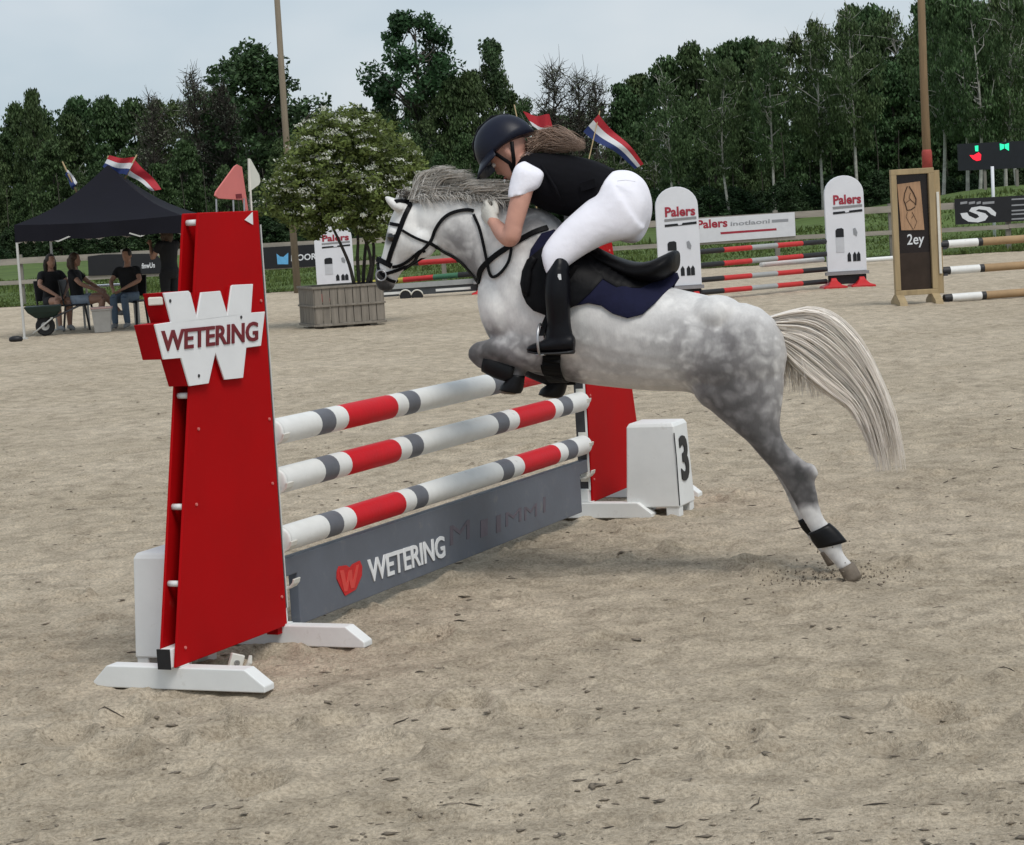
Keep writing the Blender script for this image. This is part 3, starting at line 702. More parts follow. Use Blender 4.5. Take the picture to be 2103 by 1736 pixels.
for k in range(0,50,3):
    t = k/59; c = (up[k]+lo[k])/2; hf_ = (lo[k]-up[k])/2*(.86-.35*t); a_,b_ = HP(*(c-hf_)),HP(*(c+hf_)); w_ = .040*(1-.5*t)*min(1,.4+k/10)
    R.append([(a_+b_)/2+(a_-b_)/2*math.cos(q)+MH*w_*math.sin(q) for q in np.linspace(0,2*math.pi,15)[:-1]])
mb.loft(R); mb.build('tail_core', M['hair_tail'], pony, smooth=True)
paths = []
root = spline([(842,410),(880,405),(930,403),(985,407),(1040,415),(1075,422)], 80)
topc = spline([(862,378),(882,360),(908,343),(940,347),(968,360),(1003,371),(1045,374),(1090,384)], 80)
locks = [(rn.randint(0,76), rn.gauss(17,5), rn.random()**.7, rn.gauss(0,.035), rn.gauss(0,5)) for _ in range(120)]
for i in range(1900):          # long locks streaming up and back, strands gathered in locks
    k0,sh,h_,oo,jit = locks[rn.randrange(120)]; k = min(79,max(0,k0+rn.randint(-3,3))); r = root[k]+np.array([rn.gauss(0,1.5),rn.uniform(-1,9)]); o0 = rn.gauss(0,.020)
    k2 = min(79,max(0,int(k+sh+rn.gauss(0,2.0)))); h2 = min(1.0,max(.05,h_+rn.gauss(0,.07))); e = root[k2]*(1-h2)+topc[k2]*h2+np.array([rn.gauss(6,5)+jit,rn.gauss(0,2.2)]); o1 = oo+rn.gauss(.02,.018)
    d_ = e-r; mid = r+np.array([d_[0]*.34,d_[1]*.78])+np.array([rn.gauss(-2,2.5),rn.gauss(-3,2)]); C = spline([r,mid,e],10)
    paths.append(([hp3(c, o0*(1-t)+o1*t) for c,t in zip(C,np.linspace(0,1,10))], rn.uniform(.0020,.0036)))
for i in range(180):          # lighter wisps lying over the near side of the crest
    k = rn.randint(0,70); r = root[k]; e = r+np.array([rn.uniform(10,45),rn.uniform(-6,26)]); C = spline([r,(r+e)/2+np.array([4,-8]),e],8)
    paths.append(([hp3(c, .03+.055*t) for c,t in zip(C,np.linspace(0,1,8))], rn.uniform(.0016,.003)))
for i in range(90):           # forelock between the ears
    r = np.array([828+rn.gauss(0,4),404+rn.gauss(0,3)]); e = r+np.array([rn.uniform(-14,26),rn.uniform(-22,14)]); C = spline([r,(r+e)/2+np.array([0,-6]),e],7)
    paths.append(([hp3(c, rn.gauss(0,.02)) for c in C], rn.uniform(.0015,.0028)))
mane = strands('mane', paths, 1, M['hair_mane'], pony)
mb = MB(); R = []
for k in range(2,78,4):
    e_ = min(1,(k-1)/12,(79-k)/8); k2 = min(79,k+8); a_ = HP(*(root[k2]*(1-.62*e_)+topc[k2]*.62*e_)); b_ = HP(*(root[k]+np.array([0,10.])))
    R.append([(a_+b_)/2+(a_-b_)/2*math.cos(q)+MH*(.026*(1-.3*math.cos(q)))*math.sin(q) for q in np.linspace(0,2*math.pi,13)[:-1]])
mb.loft(R); mb.build('mane_core', M['hair_mane'], pony, smooth=True)

# things lying on the pony -----------------------------------------------------
def surf(x, y, s=1, lift=.004, guess=.05):
    """point on the flank of the pony at a place of the side view"""
    p = HP(x,y); h = horse_bvh.ray_cast(p+MH*s*1.2, -MH*s, 1.2)
    if h[0] is None: return p+MH*s*guess*.3, MH*s
    return h[0]+h[1]*lift, h[1]
def reflect(p):
    d = (V(p)-HQ).dot(MH); return V(p)-MH*2*d
def strap(name, pts, w, parent, m, s=1, th=.004, lift=.004, n=None, free=None):
    """flat strap over the coat; free = offsets where it hangs clear"""
    L_ = sum(math.dist(a,b) for a,b in zip(pts,pts[1:])); n = n or max(6,int(L_/5)); C = spline(pts,n); P = []; N = []
    for i,c in enumerate(C):
        if free is not None:
            q = HP(c[0],c[1]); P.append(HP(c[0],c[1],free[0]+(free[1]-free[0])*i/(n-1))); N.append(MH*s)
        else:
            a,b = surf(c[0],c[1],s,lift); P.append(a); N.append(b)
    for _ in range(3):
        P = [P[0]]+[(P[i-1]+P[i]*2+P[i+1])/4+N[i]*0.0006 for i in range(1,n-1)]+[P[-1]]
    rings = []
    for i in range(n):
        d = (P[min(i+1,n-1)]-P[max(i-1,0)]).normalized(); nn = (N[i]-d*N[i].dot(d)).normalized(); x = d.cross(nn)
        rings.append([P[i]+x*w/2+nn*th/2, P[i]-x*w/2+nn*th/2, P[i]-x*w/2-nn*th, P[i]+x*w/2-nn*th])
    mb = MB(); mb.loft(rings); return mb.build(name, m, parent)
def patch(name, poly, m, parent, s=1, lift=.012, th=.012, step=7.0, bulge=0.0, smooth_n=4, guess=.08):
    """sheet cut to an outline and laid on the flank, with thickness"""
    B = []
    for i in range(len(poly)):
        a,b = np.array(poly[i],float),np.array(poly[(i+1)%len(poly)],float); k = max(1,int(np.linalg.norm(b-a)/step))
        B += [a+(b-a)*j/k for j in range(k)]
    nB = len(B); pts = [V(p) for p in B]; xs = [p[0] for p in B]; ys = [p[1] for p in B]
    def inside(x,y):
        c = False; j = nB-1
        for i in range(nB):
            if (B[i][1] > y) != (B[j][1] > y) and x < (B[j][0]-B[i][0])*(y-B[i][1])/(B[j][1]-B[i][1])+B[i][0]: c = not c
            j = i
        return c
    x = min(xs)+step/2
    while x < max(xs):
        y = min(ys)+step/2
        while y < max(ys):
            if inside(x,y) and min((x-p[0])**2+(y-p[1])**2 for p in B) > (step*.55)**2: pts.append(V((x,y)))
            y += step
        x += step
    r = geometry.delaunay_2d_cdt(pts, [(i,(i+1)%nB) for i in range(nB)], [list(range(nB))], 1, 1e-4)
    v2,_,fc = r[0],r[1],r[2]
    D = []; 
    for p in v2:
        q = HP(p[0],p[1]); h = horse_bvh.ray_cast(q+MH*s*1.2,-MH*s,1.2)
        D.append((h[0]-HQ).dot(MH)*s if h[0] is not None else .0)
    nb = [set() for _ in v2]
    for f in fc:
        for a in f:
            nb[a].update(f)
    for _ in range(smooth_n): D = [.5*D[i]+.5*sum(D[j] for j in nb[i])/len(nb[i]) if nb[i] else D[i] for i in range(len(D))]
    base = []
    for p,d in zip(v2,D):
        q = HP(p[0],p[1]); e = min(math.hypot(p[0]-b[0],p[1]-b[1]) for b in B); bl = bulge*(1-math.exp(-e/10))
        base.append((q, d+lift, bl))
    # step along MH from the mid plane so the shape is the same on both flanks
    def at(q,d): return q+MH*s*d
    vs = [at(q,d) for q,d,b in base]+[at(q,d+th+b) for q,d,b in base]; n = len(base); fs = []
    for f in fc: fs.append(tuple(f)); fs.append(tuple(i+n for i in reversed(f)))
    ed = {}
    for f in fc:
        for i in range(len(f)):
            a,b = f[i],f[(i+1)%len(f)]; ed[(a,b)] = 1
    for (a,b) in list(ed):
        if (b,a) not in ed: fs.append((b,a,a+n,b+n))
    mb = MB(); mb.add(vs,fs); o = mb.build(name, m, parent, smooth=False)
    md = o.modifiers.new('soft','BEVEL'); md.width = .003; md.segments = 2; md.limit_method = 'ANGLE'; md.angle_limit = math.radians(50)
    o.data.polygons.foreach_set('use_smooth',[True]*len(o.data.polygons)); o.data.set_sharp_from_angle(angle=math.radians(55))
    return o
# saddle cloth
PADPX = [(1150,470),(1190,494),(1240,520),(1300,548),(1350,566),(1390,560),(1394,572),(1380,592),(1362,618),(1340,640),(1312,647),(1282,638),(1258,622),(1232,617),(1200,624),(1172,634),(1140,632),(1118,606),(1104,560),(1110,510),(1128,478)]
cloth = empty('saddle_cloth', (HQ.x-.8,HQ.y+.2,0), 0, 'navy quilted saddle cloth under the black saddle', 'saddle cloth')
for s in (1,-1): patch('cloth_side', PADPX, M['navy'], cloth, s, .004, .014, 7, .006)
mb = MB(); mb.prism([HP(x,y,.235) for x,y in ((1360,606),(1369,598),(1372,602),(1366,612),(1360,613))], MH*.004)
# saddle
sad = empty('saddle', (HQ.x-.75,HQ.y+.2,0), 0, 'black leather jumping saddle with a raised cantle', 'saddle')
mb = MB()
lof(mb, [((1148,462),(1160,490),.035),((1172,468),(1182,505),.075),((1210,500),(1215,530),.10),((1255,524),(1258,552),.125),((1300,538),(1300,572),.150),((1335,536),(1332,580),.165),((1365,523),(1362,576),.160),((1384,514),(1386,560),.12),((1392,514),(1392,545),.06)], 20, .75)
sme = remesh(mb, .008, 5); sme.materials.append(M['leather']); sme.name = 'seat'; finish('seat', sme, sad)
FLAP = [(1122,516),(1108,528),(1098,552),(1094,578),(1099,600),(1108,618),(1122,632),(1150,642),(1182,636),(1212,618),(1236,596),(1256,570),(1268,548),(1232,520),(1190,494),(1150,490)]
ROLL_ = [(1118,520),(1107,530),(1098,553),(1095,578),(1100,598),(1112,604),(1117,580),(1118,550),(1128,528)]
for s in (1,-1):
    patch('flap', FLAP, M['leather'], sad, s, .020, .010, 7, .004)
    patch('knee_roll', ROLL_, M['leather'], sad, s, .030, .012, 6, .022)
    patch('skirt', [(1205,510),(1250,532),(1300,552),(1345,556),(1372,548),(1368,566),(1330,588),(1285,586),(1240,560),(1212,534)], M['leather'], sad, s, .022, .012, 7, .010)
    # girth and stirrup leather
    strap('girth_strap', [(1165,630),(1160,680),(1152,730),(1150,772)], .075, sad, M['leather'], s, .008, .010)
mb = MB(); q = [(HP(1150+dx,772+dy,0)) for dx,dy in ((-17,0),(17,0))]
# girth under the belly
R = []
for k in range(13):
    a = math.pi*k/12; off = .17*math.cos(a); c = HP(1150,772,0)+MH*off; h = horse_bvh.ray_cast(V((c.x,c.y,c.z-.5)), V((0,0,1)), 1.0)
    p = (h[0]+V((0,0,-.008))) if h[0] is not None else c
    R.append([p-TH_*.038+V((0,0,.004)),p+TH_*.038+V((0,0,.004)),p+TH_*.038-V((0,0,.006)),p-TH_*.038-V((0,0,.006))])
mb = MB(); mb.loft(R); mb.build('girth', M['leather'], sad)
# bridle
br = empty('bridle', (HQ.x-1.75,HQ.y+.45,0), 0, 'black leather bridle with reins on the grey pony head', 'bridle')
c3 = lambda *p: [(747.0+x*.20486, 320.1+y*.20486) for x,y in p]
for s in (1,-1):
    strap('cheek_piece', c3((490,500),(450,620),(420,720),(370,850),(320,960),(285,1060)), .020, br, M['leather'], s, .005, .004)
    strap('browband', c3((300,680),(360,690),(440,700)), .014, br, M['leather'], s)
    strap('noseband', c3((140,1035),(200,1050),(260,1070),(315,1100)), .022, br, M['leather'], s, .005)
    strap('flash_strap', c3((150,1070),(190,1150),(260,1230),(320,1260)), .013, br, M['leather'], s)
    strap('throat_latch', c3((440,745),(530,800),(620,840),(700,868)), .011, br, M['leather'], s)
    strap('lower_strap', c3((320,1110),(400,1090),(520,1010),(640,935),(660,960)), .012, br, M['leather'], s)
    bp_ = surf(*c3((215,1195))[0], s, .012)[0]
    mb = MB(); rr = [bp_+(TH_*math.cos(a)+V((0,0,1))*math.sin(a))*.022 for a in np.linspace(0,2*math.pi,17)[:-1]]
    rg = []
    for i,p in enumerate(rr):
        d = (p-bp_).normalized(); rg.append([p+d*math.cos(a)*.0035+MH*math.sin(a)*.0035 for a in np.linspace(0,2*math.pi,7)[:-1]])
    mb.loft(rg, closed=True); mb.build('bit_ring', M['steel'], br, smooth=True)
    strap('rein', c3((225,1190),(370,1130),(520,1040),(640,940),(712,865),(770,740),(850,630),(950,570),(1080,548),(1150,560)), .014, br, M['leather'], s, .003, .008)
    strap('rein_loop', c3((1150,590),(1230,740),(1300,1000),(1355,1195),(1450,1180),(1540,1080),(1570,980),(1568,900)), .012, br, M['leather'], s, .003, .008)
strap('headpiece', [(824,414),(836,412),(846,420),(848,424)], .018, br, M['leather'], 1); strap('headpiece', [(824,414),(836,412),(846,420),(848,424)], .018, br, M['leather'], -1)
bpz = empty('breastplate', (HQ.x-1.35,HQ.y+.35,0), 0, 'black leather breastplate crossing the pony chest', 'breastplate')
for s in (1,-1):
    strap('shoulder_strap', c3((1900,720),(1770,770),(1600,870),(1430,970),(1300,1070),(1225,1150),(1195,1270)), .022, bpz, M['leather'], s, .005, .006)
strap('martingale_strap', c3((1195,1270),(1090,1140),(980,1030),(830,950),(715,875)), .014, bpz, M['leather'], 1, .004, .006)
# tendon boots on all four legs
def leg_boot(secs, o, label):
    mb = MB(); lof(mb, [(a,b,h,o) for a,b,h in secs], 16, .9, 3); return mb.build('tendon_boot', M['boot_black'], None, smooth=True, label=label, cat='tendon boot', group='black protective boots on the pony legs')
leg_boot([((1660,1096),(1704,1074),.034),((1668,1112),(1722,1090),.037),((1678,1126),(1740,1112),.037)], .105, 'black fetlock boot on the hind leg whose hoof is on the sand')
leg_boot([((1638,1070),(1672,1052),.034),((1648,1088),(1690,1068),.037),((1660,1100),(1704,1088),.037)], -.105, 'black fetlock boot on the farther hind leg')
leg_boot([((1000,722),(990,764),.036),((1030,736),(1018,778),.035),((1062,746),(1052,788),.036)], .115, 'black tendon boot on the folded fore leg beside the rider boot')
leg_boot([((1092,732),(1080,774),.040),((1130,744),(1114,788),.044),((1162,754),(1146,800),.044)], -.115, 'black tendon boot on the farther folded fore leg')
leg_boot([((1078,772),(1050,768),.034),((1076,786),(1044,778),.040),((1074,800),(1030,790),.046),((1070,808),(1026,800),.046)], .115, 'black bell boot round the folded hoof beside the top pole')
leg_boot([((1166,780),(1138,776),.034),((1164,794),(1130,786),.042),((1160,808),(1112,798),.048),((1154,816),(1106,810),.048)], -.115, 'black bell boot round the farther folded hoof')
# ------------------------------------------------------------------ rider
M['skin'] = mat('skin', (.55,.29,.22), .55, .10, 14, .05, 120)
M['skin_arm'] = M['skin']
M['breeches'] = mat('white_breeches', (.84,.83,.90), .85, .04, 10, .55, 13, spec=.2)
M['shirt'] = mat('white_shirt', (.84,.83,.90), .85, .04, 10, .55, 18, spec=.2)
M['vest'] = mat('black_body_protector', (.005,.005,.007), .85, .3, 14, .5, 20, spec=.12)
M['helmet'] = mat('navy_helmet_shell', (.006,.008,.020), .42, .2, 10, .03, 90, spec=.25)
M['rider_boot'] = mat('black_riding_boot', (.003,.003,.005), .38, .25, 16, .05, 60, spec=.2)
M['hair_brown'] = mat('brown_hair', (.34,.26,.185), .65, .2, 12, isl=.25)
M['glove'] = mat('pale_glove', (.60,.58,.53), .8, .08, 20, .2, 120)
M['lips'] = mat('lips', (.42,.13,.11), .5, .1, 20)
M['eye_white'] = mat('eye_white', (.6,.58,.55), .3, .05, 20)

def head_rings(T, k=1.0):
    """rings of a human head in local axes (x forward, y side, z up) mapped by T"""
    S = [(.118,.010,-.020,.020),(.108,.045,-.055,.045),(.082,.078,-.084,.068),(.045,.092,-.094,.077),(.005,.093,-.092,.076),(-.03,.092,-.075,.071),(-.058,.092,-.045,.063),(-.082,.089,-.012,.053),(-.102,.083,.015,.040),(-.116,.070,.032,.022)]
    R = []
    for z,xf,xb,w in S:
        cx = (xf+xb)/2; a = (xf-xb)/2
        R.append([T(V(((cx+a*math.cos(t))*k, w*math.sin(t)*k, z*k))) for t in np.linspace(0,2*math.pi,17)[:-1]])
    return R
def add_head(mb, T, k=1.0):
    mb.loft(head_rings(T,k))
    mb.loft([[T(V(p)*k) for p in r] for r in ([(.088,-.010,.002),(.088,.010,.002),(.094,.008,.004),(.094,-.008,.004)],[(.088,-.013,-.030),(.088,.013,-.030),(.112,.009,-.034),(.112,-.009,-.034)],[(.085,-.010,-.046),(.085,.010,-.046),(.100,.006,-.046),(.100,-.006,-.046)])])
    for s in (1,-1): mb.ell(T(V((-.008,s*.078,-.015))*k), [T(V((.018,0,0))*k)-T(V((0,0,0))), T(V((0,.009,0))*k)-T(V((0,0,0))), T(V((0,0,.030))*k)-T(V((0,0,0)))], 8, 6)
def make_T(c, f, u, s):
    return lambda v: c+f*v.x+s*v.y+u*v.z
rid = empty('person', (HQ.x-.95,HQ.y+.25,0), 0, 'rider in navy helmet, black vest and white breeches crouched over the pony neck', 'person')
ang = math.radians(40)
hf = TH_*math.cos(ang)-V((0,0,1))*math.sin(ang); hu = TH_*math.sin(ang)+V((0,0,1))*math.cos(ang); hc = HP(1047,311,.0)
HT = make_T(hc, hf, hu, MH); HK = .98
rb = MB(); add_head(rb, HT, HK)
rb.tube([hc-hu*.06*1-hf*.03, HP(1082,345), HP(1105,362)], [.052,.056,.075], 14)        # neck
TOR = [((1084,326),(1070,352),.10),((1106,322),(1080,385),.150),((1140,324),(1112,414),.158),((1180,330),(1152,432),.145),((1220,340),(1200,442),.132),((1252,356),(1235,452),.142)]
lof(rb, TOR, 18, .85)
lof(rb, [((1258,366),(1228,420),.125),((1290,368),(1256,455),.130),((1312,390),(1285,472),.115),((1320,420),(1302,468),.07)], 18, .85)
def limb(mb, pts, rads, n=14, sub=4):
    A = [(*HP(x,y,o),r) for (x,y,o),r in zip(pts,rads)]; C = spline(A,(len(A)-1)*sub+1)
    mb.tube([V(c[:3]) for c in C], [c[3] for c in C], n)
wr = {}
for s in (1,-1):
    limb(rb, [(1096,356,s*.10),(1082,368,s*.165),(1066,420,s*.205),(1052,476,s*.225)], [.040,.042,.042,.037])
    limb(rb, [(1056,468,s*.225),(1048,489,s*.222),(1032,478,s*.18),(1018,462,s*.125),(1010,452,s*.10)], [.036,.039,.036,.027,.024])
    limb(rb, [(1290,430,s*.085),(1240,452,s*.12),(1195,480,s*.165),(1150,517,s*.215),(1135,535,s*.235)], [.060,.058,.052,.044,.040])
    limb(rb, [(1140,535,s*.24),(1148,580,s*.262),(1148,630,s*.268),(1150,690,s*.275),(1150,705,s*.278)], [.038,.038,.034,.028,.026])
    limb(rb, [(1162,708,s*.278),(1140,712,s*.287),(1104,714,s*.298)], [.024,.024,.018])
body = remesh(rb, .0075, 5); body.materials.append(M['skin']); body.name = 'body'; finish('body', body, rid)
# face details
for s in (1,-1):
    mb = MB(); c = HT(V((.083,s*.030,.000))*HK); mb.ell(c,(hf*.012,MH*.015,hu*.010),10,6); e = mb.build('eye', M['eye_white'], rid, smooth=True)
    mb = MB(); mb.ell(c+hf*.009,(hf*.005,MH*.007,hu*.007),8,6); mb.build('iris', M['eye'], e, smooth=True)
mb = MB(); mb.ell(HT(V((.090,0,-.070))*HK),(hf*.008,MH*.024,hu*.008),10,6); mb.build('mouth', M['lips'], rid, smooth=True)
# shirt sleeves and collar
for s in (1,-1):
    mb = MB()
    lof(mb, [((1078,330),(1122,352),.045,s*.125),((1060,340),(1119,362),.062,s*.155),((1050,366),(1108,384),.060,s*.175),((1045,392),(1092,394),.054,s*.19),((1044,408),(1086,399),.050,s*.20)], 18, .9)
    sm = remesh(mb,.007,4); sm.materials.append(M['shirt']); sm.name = 'sleeve'; finish('sleeve', sm, rid)
mb = MB(); mb.tube([HP(1071,338),HP(1080,344)],[.066,.072],16); mb.build('collar', M['shirt'], rid, smooth=True)
# body protector
mb = MB()
lof(mb, [((1084,318),(1066,356),.115),((1106,314),(1074,392),.165),((1140,315),(1104,424),.172),((1180,320),(1148,441),.160),((1222,330),(1196,449),.148),((1262,348),(1228,452),.156)], 22, .8)
vm = remesh(mb,.008,5); vm.materials.append(M['vest']); vm.name = 'vest'; vest = finish('vest', vm, rid)
for s in (1,-1):
    mb = MB(); a = [HP(x,y,s*(.172+dz)) for x,y,dz in ((1112,340,-.022),(1125,360,-.002),(1140,385,.003),(1150,410,-.004))]
    mb.tube(a,[.006]*4,6); mb.build('seam', M['vest'], vest, smooth=True)
    mb = MB(); mb.prism([HP(x,y,s*.158) for x,y in ((1190,376),(1222,366),(1226,384),(1194,394))], MH*s*.006); mb.build('side_strap', M['vest'], vest, bevel=.002)
# breeches
mb = MB()
lof(mb, [((1262,350),(1226,436),.150),((1280,349),(1240,470),.162),((1300,353),(1262,490),.168),((1322,372),(1290,500),.158),((1335,410),(1310,498),.125),((1333,448),(1318,486),.07)], 20, .85)
for s in (1,-1):
    lof(mb, [((1258,362),(1325,470),.105,s*.075),((1224,396),(1298,490),.100,s*.10),((1190,426),(1250,500),.090,s*.135),((1155,458),(1208,520),.078,s*.175),((1126,492),(1176,541),.067,s*.215),((1113,518),(1158,556),.058,s*.235),((1118,548),(1150,566),.052,s*.242),((1128,572),(1160,572),.050,s*.25)], 18, .9)
bm2 = remesh(mb,.008,16); bm2.materials.append(M['breeches']); bm2.name = 'breeches'; bre = finish('breeches', bm2, rid)
mb = MB(); mb.tube([HP(x,y,.166+o) for x,y,o in ((1268,372,-.012),(1285,370,.0),(1305,373,-.002))],.0016,5); mb.build('pocket_seam', M['shirt'], bre)
# tall boots
for s in (1,-1):
    mb = MB()
    lof(mb, [((1129,548),(1166,534),.050,s*.247),((1122,565),(1169,560),.060,s*.255),((1119,600),(1171,600),.062,s*.265),((1122,635),(1171,632),.055,s*.270),((1124,668),(1172,664),.046,s*.275),((1120,694),(1176,688),.044,s*.279),((1122,712),(1178,718),.042,s*.282)], 18, .9)
    lof(mb, [((1180,690),(1180,722),.030,s*.280),((1160,686),(1162,724),.041,s*.283),((1135,692),(1136,725),.044,s*.288),((1112,700),(1112,725),.044,s*.294),((1094,706),(1094,724),.038,s*.30),((1083,712),(1084,722),.022,s*.303)], 16, .85)
    lof(mb, [((1138,530),(1160,528),.034,s*.25),((1130,548),(1166,540),.050,s*.25)], 16, .9)
    rm = remesh(mb,.007,4); rm.materials.append(M['rider_boot']); rm.name = 'riding_boot'; bo = finish('riding_boot', rm, rid)
    mb = MB(); lof(mb, [((1178,718),(1178,727),.033,s*.282),((1150,721),(1150,728),.042,s*.285),((1112,722),(1112,728),.044,s*.294),((1086,718),(1086,725),.026,s*.303)], 14, .7); mb.build('sole', M['black'], bo, smooth=True)
    # stirrup iron and leather belong to the saddle
    c = HP(1112,712,s*.294); mb = MB(); pr = []
    for a in np.linspace(-.25*math.pi,1.25*math.pi,15): pr.append(c+MH*math.cos(a)*.058+V((0,0,1))*(math.sin(a)*.072+.02))
    mb.tube(pr,.0055,8); a_,b_ = pr[0],pr[-1]; mb.beam(a_,b_,.034,.008); mb.build('stirrup', M['steel'], sad, smooth=True)
    mb = MB(); P_ = [HP(x,y,s*o) for x,y,o in ((1185,545,.255),(1150,600,.236),(1120,660,.262),(1112,690,.292))]
    C = spline([tuple(p) for p in P_],12); rg = []
    for c_ in C: 
        c_ = V(c_); rg.append([c_+TH_*.011+MH*.002,c_-TH_*.011+MH*.002,c_-TH_*.011-MH*.002,c_+TH_*.011-MH*.002])
    mb.loft(rg); mb.build('stirrup_leather', M['leather'], sad)
mb = MB(); mb.prism([HP(x,y,.312) for x,y in ((1146,563),(1152,563),(1153,575),(1145,575))], MH*.002); mb.build('boot_tab', M['white_clean'], bo if False else rid)
# gloved hands closed on the reins
def hand(s):
    mb = MB(); W = HP(1014,456,s*.105); K = HP(998,436,s*.075); d = (K-W).normalized(); inn = -MH*s
    up_ = (V((0,0,1))-d*d.z).normalized(); inn = (inn-d*inn.dot(d)); inn = (inn-up_*inn.dot(up_)).normalized()
    mb.loft([[c+up_*(h*math.cos(t))+inn*(w*math.sin(t)) for t in np.linspace(0,2*math.pi,13)[:-1]] for c,h,w in ((W-d*.025,.026,.022),(W,.029,.023),(W+d*.03,.038,.022),(W+d*.06,.041,.019),(W+d*.075,.038,.015))])
    for i in range(4):
        b = W+d*.070+up_*(.030-.020*i); L_ = (.92,1.0,.96,.8)[i]
        P = [b, b+d*.026*L_+inn*.006, b+d*.034*L_+inn*.030*L_, b+d*.010+inn*.045*L_, b-d*.012+inn*.040*L_]
        C = spline([tuple(p) for p in P],11); mb.tube([V(c) for c in C],[.0105-.0025*k/10 for k in range(11)],8)
    b = W+d*.015+up_*.026+inn*.010; P = [b, b+d*.026+up_*.014+inn*.010, b+d*.052+up_*.018+inn*.018, b+d*.072+up_*.010+inn*.026]
    C = spline([tuple(p) for p in P],9); mb.tube([V(c) for c in C],[.014-.0045*k/8 for k in range(9)],8)
    m_ = remesh(mb,.0045,3,.4); m_.materials.append(M['glove']); m_.name = 'glove'; return finish('glove', m_, rid)
for s in (1,-1): hand(s)
# helmet
hel = MB(); cH = HT(V((.0,0,.042))); a_,b_,c_ = .135,.106,.114
def hpnt(x,y,z): return cH+hf*x+MH*y+hu*z
R = []
for i in range(11):
    t = i/10*math.pi/2; row = []
    for k in range(36):
        p = 2*math.pi*k/36; cs,sn = math.cos(p),math.sin(p)
        if i < 10: z = c_*math.cos(t); rr = math.sin(t)**.92
        zmin = -.018-.038*max(0,-cs)**1.5+.006*max(0,cs)
        z = max(zmin, c_*math.cos(t*1.12)) if i < 10 else zmin; rr = max(.05,math.sin(t)**.85) if i < 10 else 1.0
        row.append(hpnt(a_*rr*cs, b_*rr*sn, z))
    R.append(row)
inner = [[cH+(p-cH)*k for p in R[i]] for i,k in ((10,.93),(6,.92))]
hel.loft(R+[inner[0]], cap=True)
shell = hel.build('helmet', M['helmet'], rid, smooth=True)
mb = MB(); T_,B_ = [],[]; rows = []
for k in range(17):
    p = math.radians(-78+156*k/16); cs,sn = math.cos(p),math.sin(p); e = .052*max(0,math.cos(p*.98))**.7
    i0 = hpnt(a_*.97*cs,b_*.97*sn,-.004); o0 = hpnt((a_+e)*cs,(b_+e*.75)*sn,-.030-.010*cs)
    rows.append([i0+hu*.006,o0+hu*.003,o0-hu*.003,i0-hu*.006])
mb.loft(rows); mb.build('visor', M['helmet'], shell, smooth=True)
mb = MB()
for k in range(5):
    y = -.02+.01*k
mb.tube([hpnt(x,0,z) for x,z in ((.128,.03),(.09,.085),(.03,.112),(-.04,.108),(-.10,.07))],[.010,.013,.014,.013,.009],8,.5,ref=hu); mb.build('centre_band', M['leather'], shell, smooth=True)
for s in (1,-1):
    mb = MB(); mb.tube([hpnt(.035,s*.094,-.02),HT(V((.02,s*.076,-.05))),HT(V((.045,s*.050,-.100))),HT(V((.060,0,-.124)))],[.008]*4,8,.4,ref=hf); mb.build('chin_strap', M['leather'], shell, smooth=True)
    mb = MB(); mb.tube([hpnt(-.05,s*.09,-.035),HT(V((.0,s*.078,-.055))),HT(V((.03,s*.064,-.078)))],[.008]*3,8,.4,ref=hf); mb.build('chin_strap', M['leather'], shell, smooth=True)
# flying brown ponytail
paths = []; rn = random.Random(9)
for i in range(800):
    r = np.array([1088+rn.gauss(0,4), 300+rn.gauss(0,7)]); s_ = rn.random(); ln = rn.random()**.55; e = np.array([1118+86*ln, 284+22*s_*(1.1-.5*ln)+8*ln*ln+rn.gauss(0,3)])
    mid = np.array([(1088+e[0])/2+rn.gauss(0,4), 266+44*s_+rn.gauss(0,4)]); o0,o1 = rn.gauss(0,.022),rn.gauss(0,.045); C = spline([r,mid,e],10); ph = rn.random()*6
    paths.append(([hp3(c+np.array([0,1.6*math.sin(5*t+ph)*t]),o0*(1-t)+o1*t) for c,t in zip(C,np.linspace(0,1,10))], rn.uniform(.0014,.0028)))
for i in range(60):
    r = np.array([1075+rn.gauss(0,4),325+rn.gauss(0,4)]); e = r+np.array([rn.uniform(5,25),rn.uniform(-4,16)]); o = rn.gauss(.05,.02); C = spline([r,(r+e)/2+np.array([0,-4]),e],7)
    paths.append(([hp3(c,o) for c in C], rn.uniform(.0014,.0022)))
strands('ponytail', paths, 1, M['hair_brown'], rid)
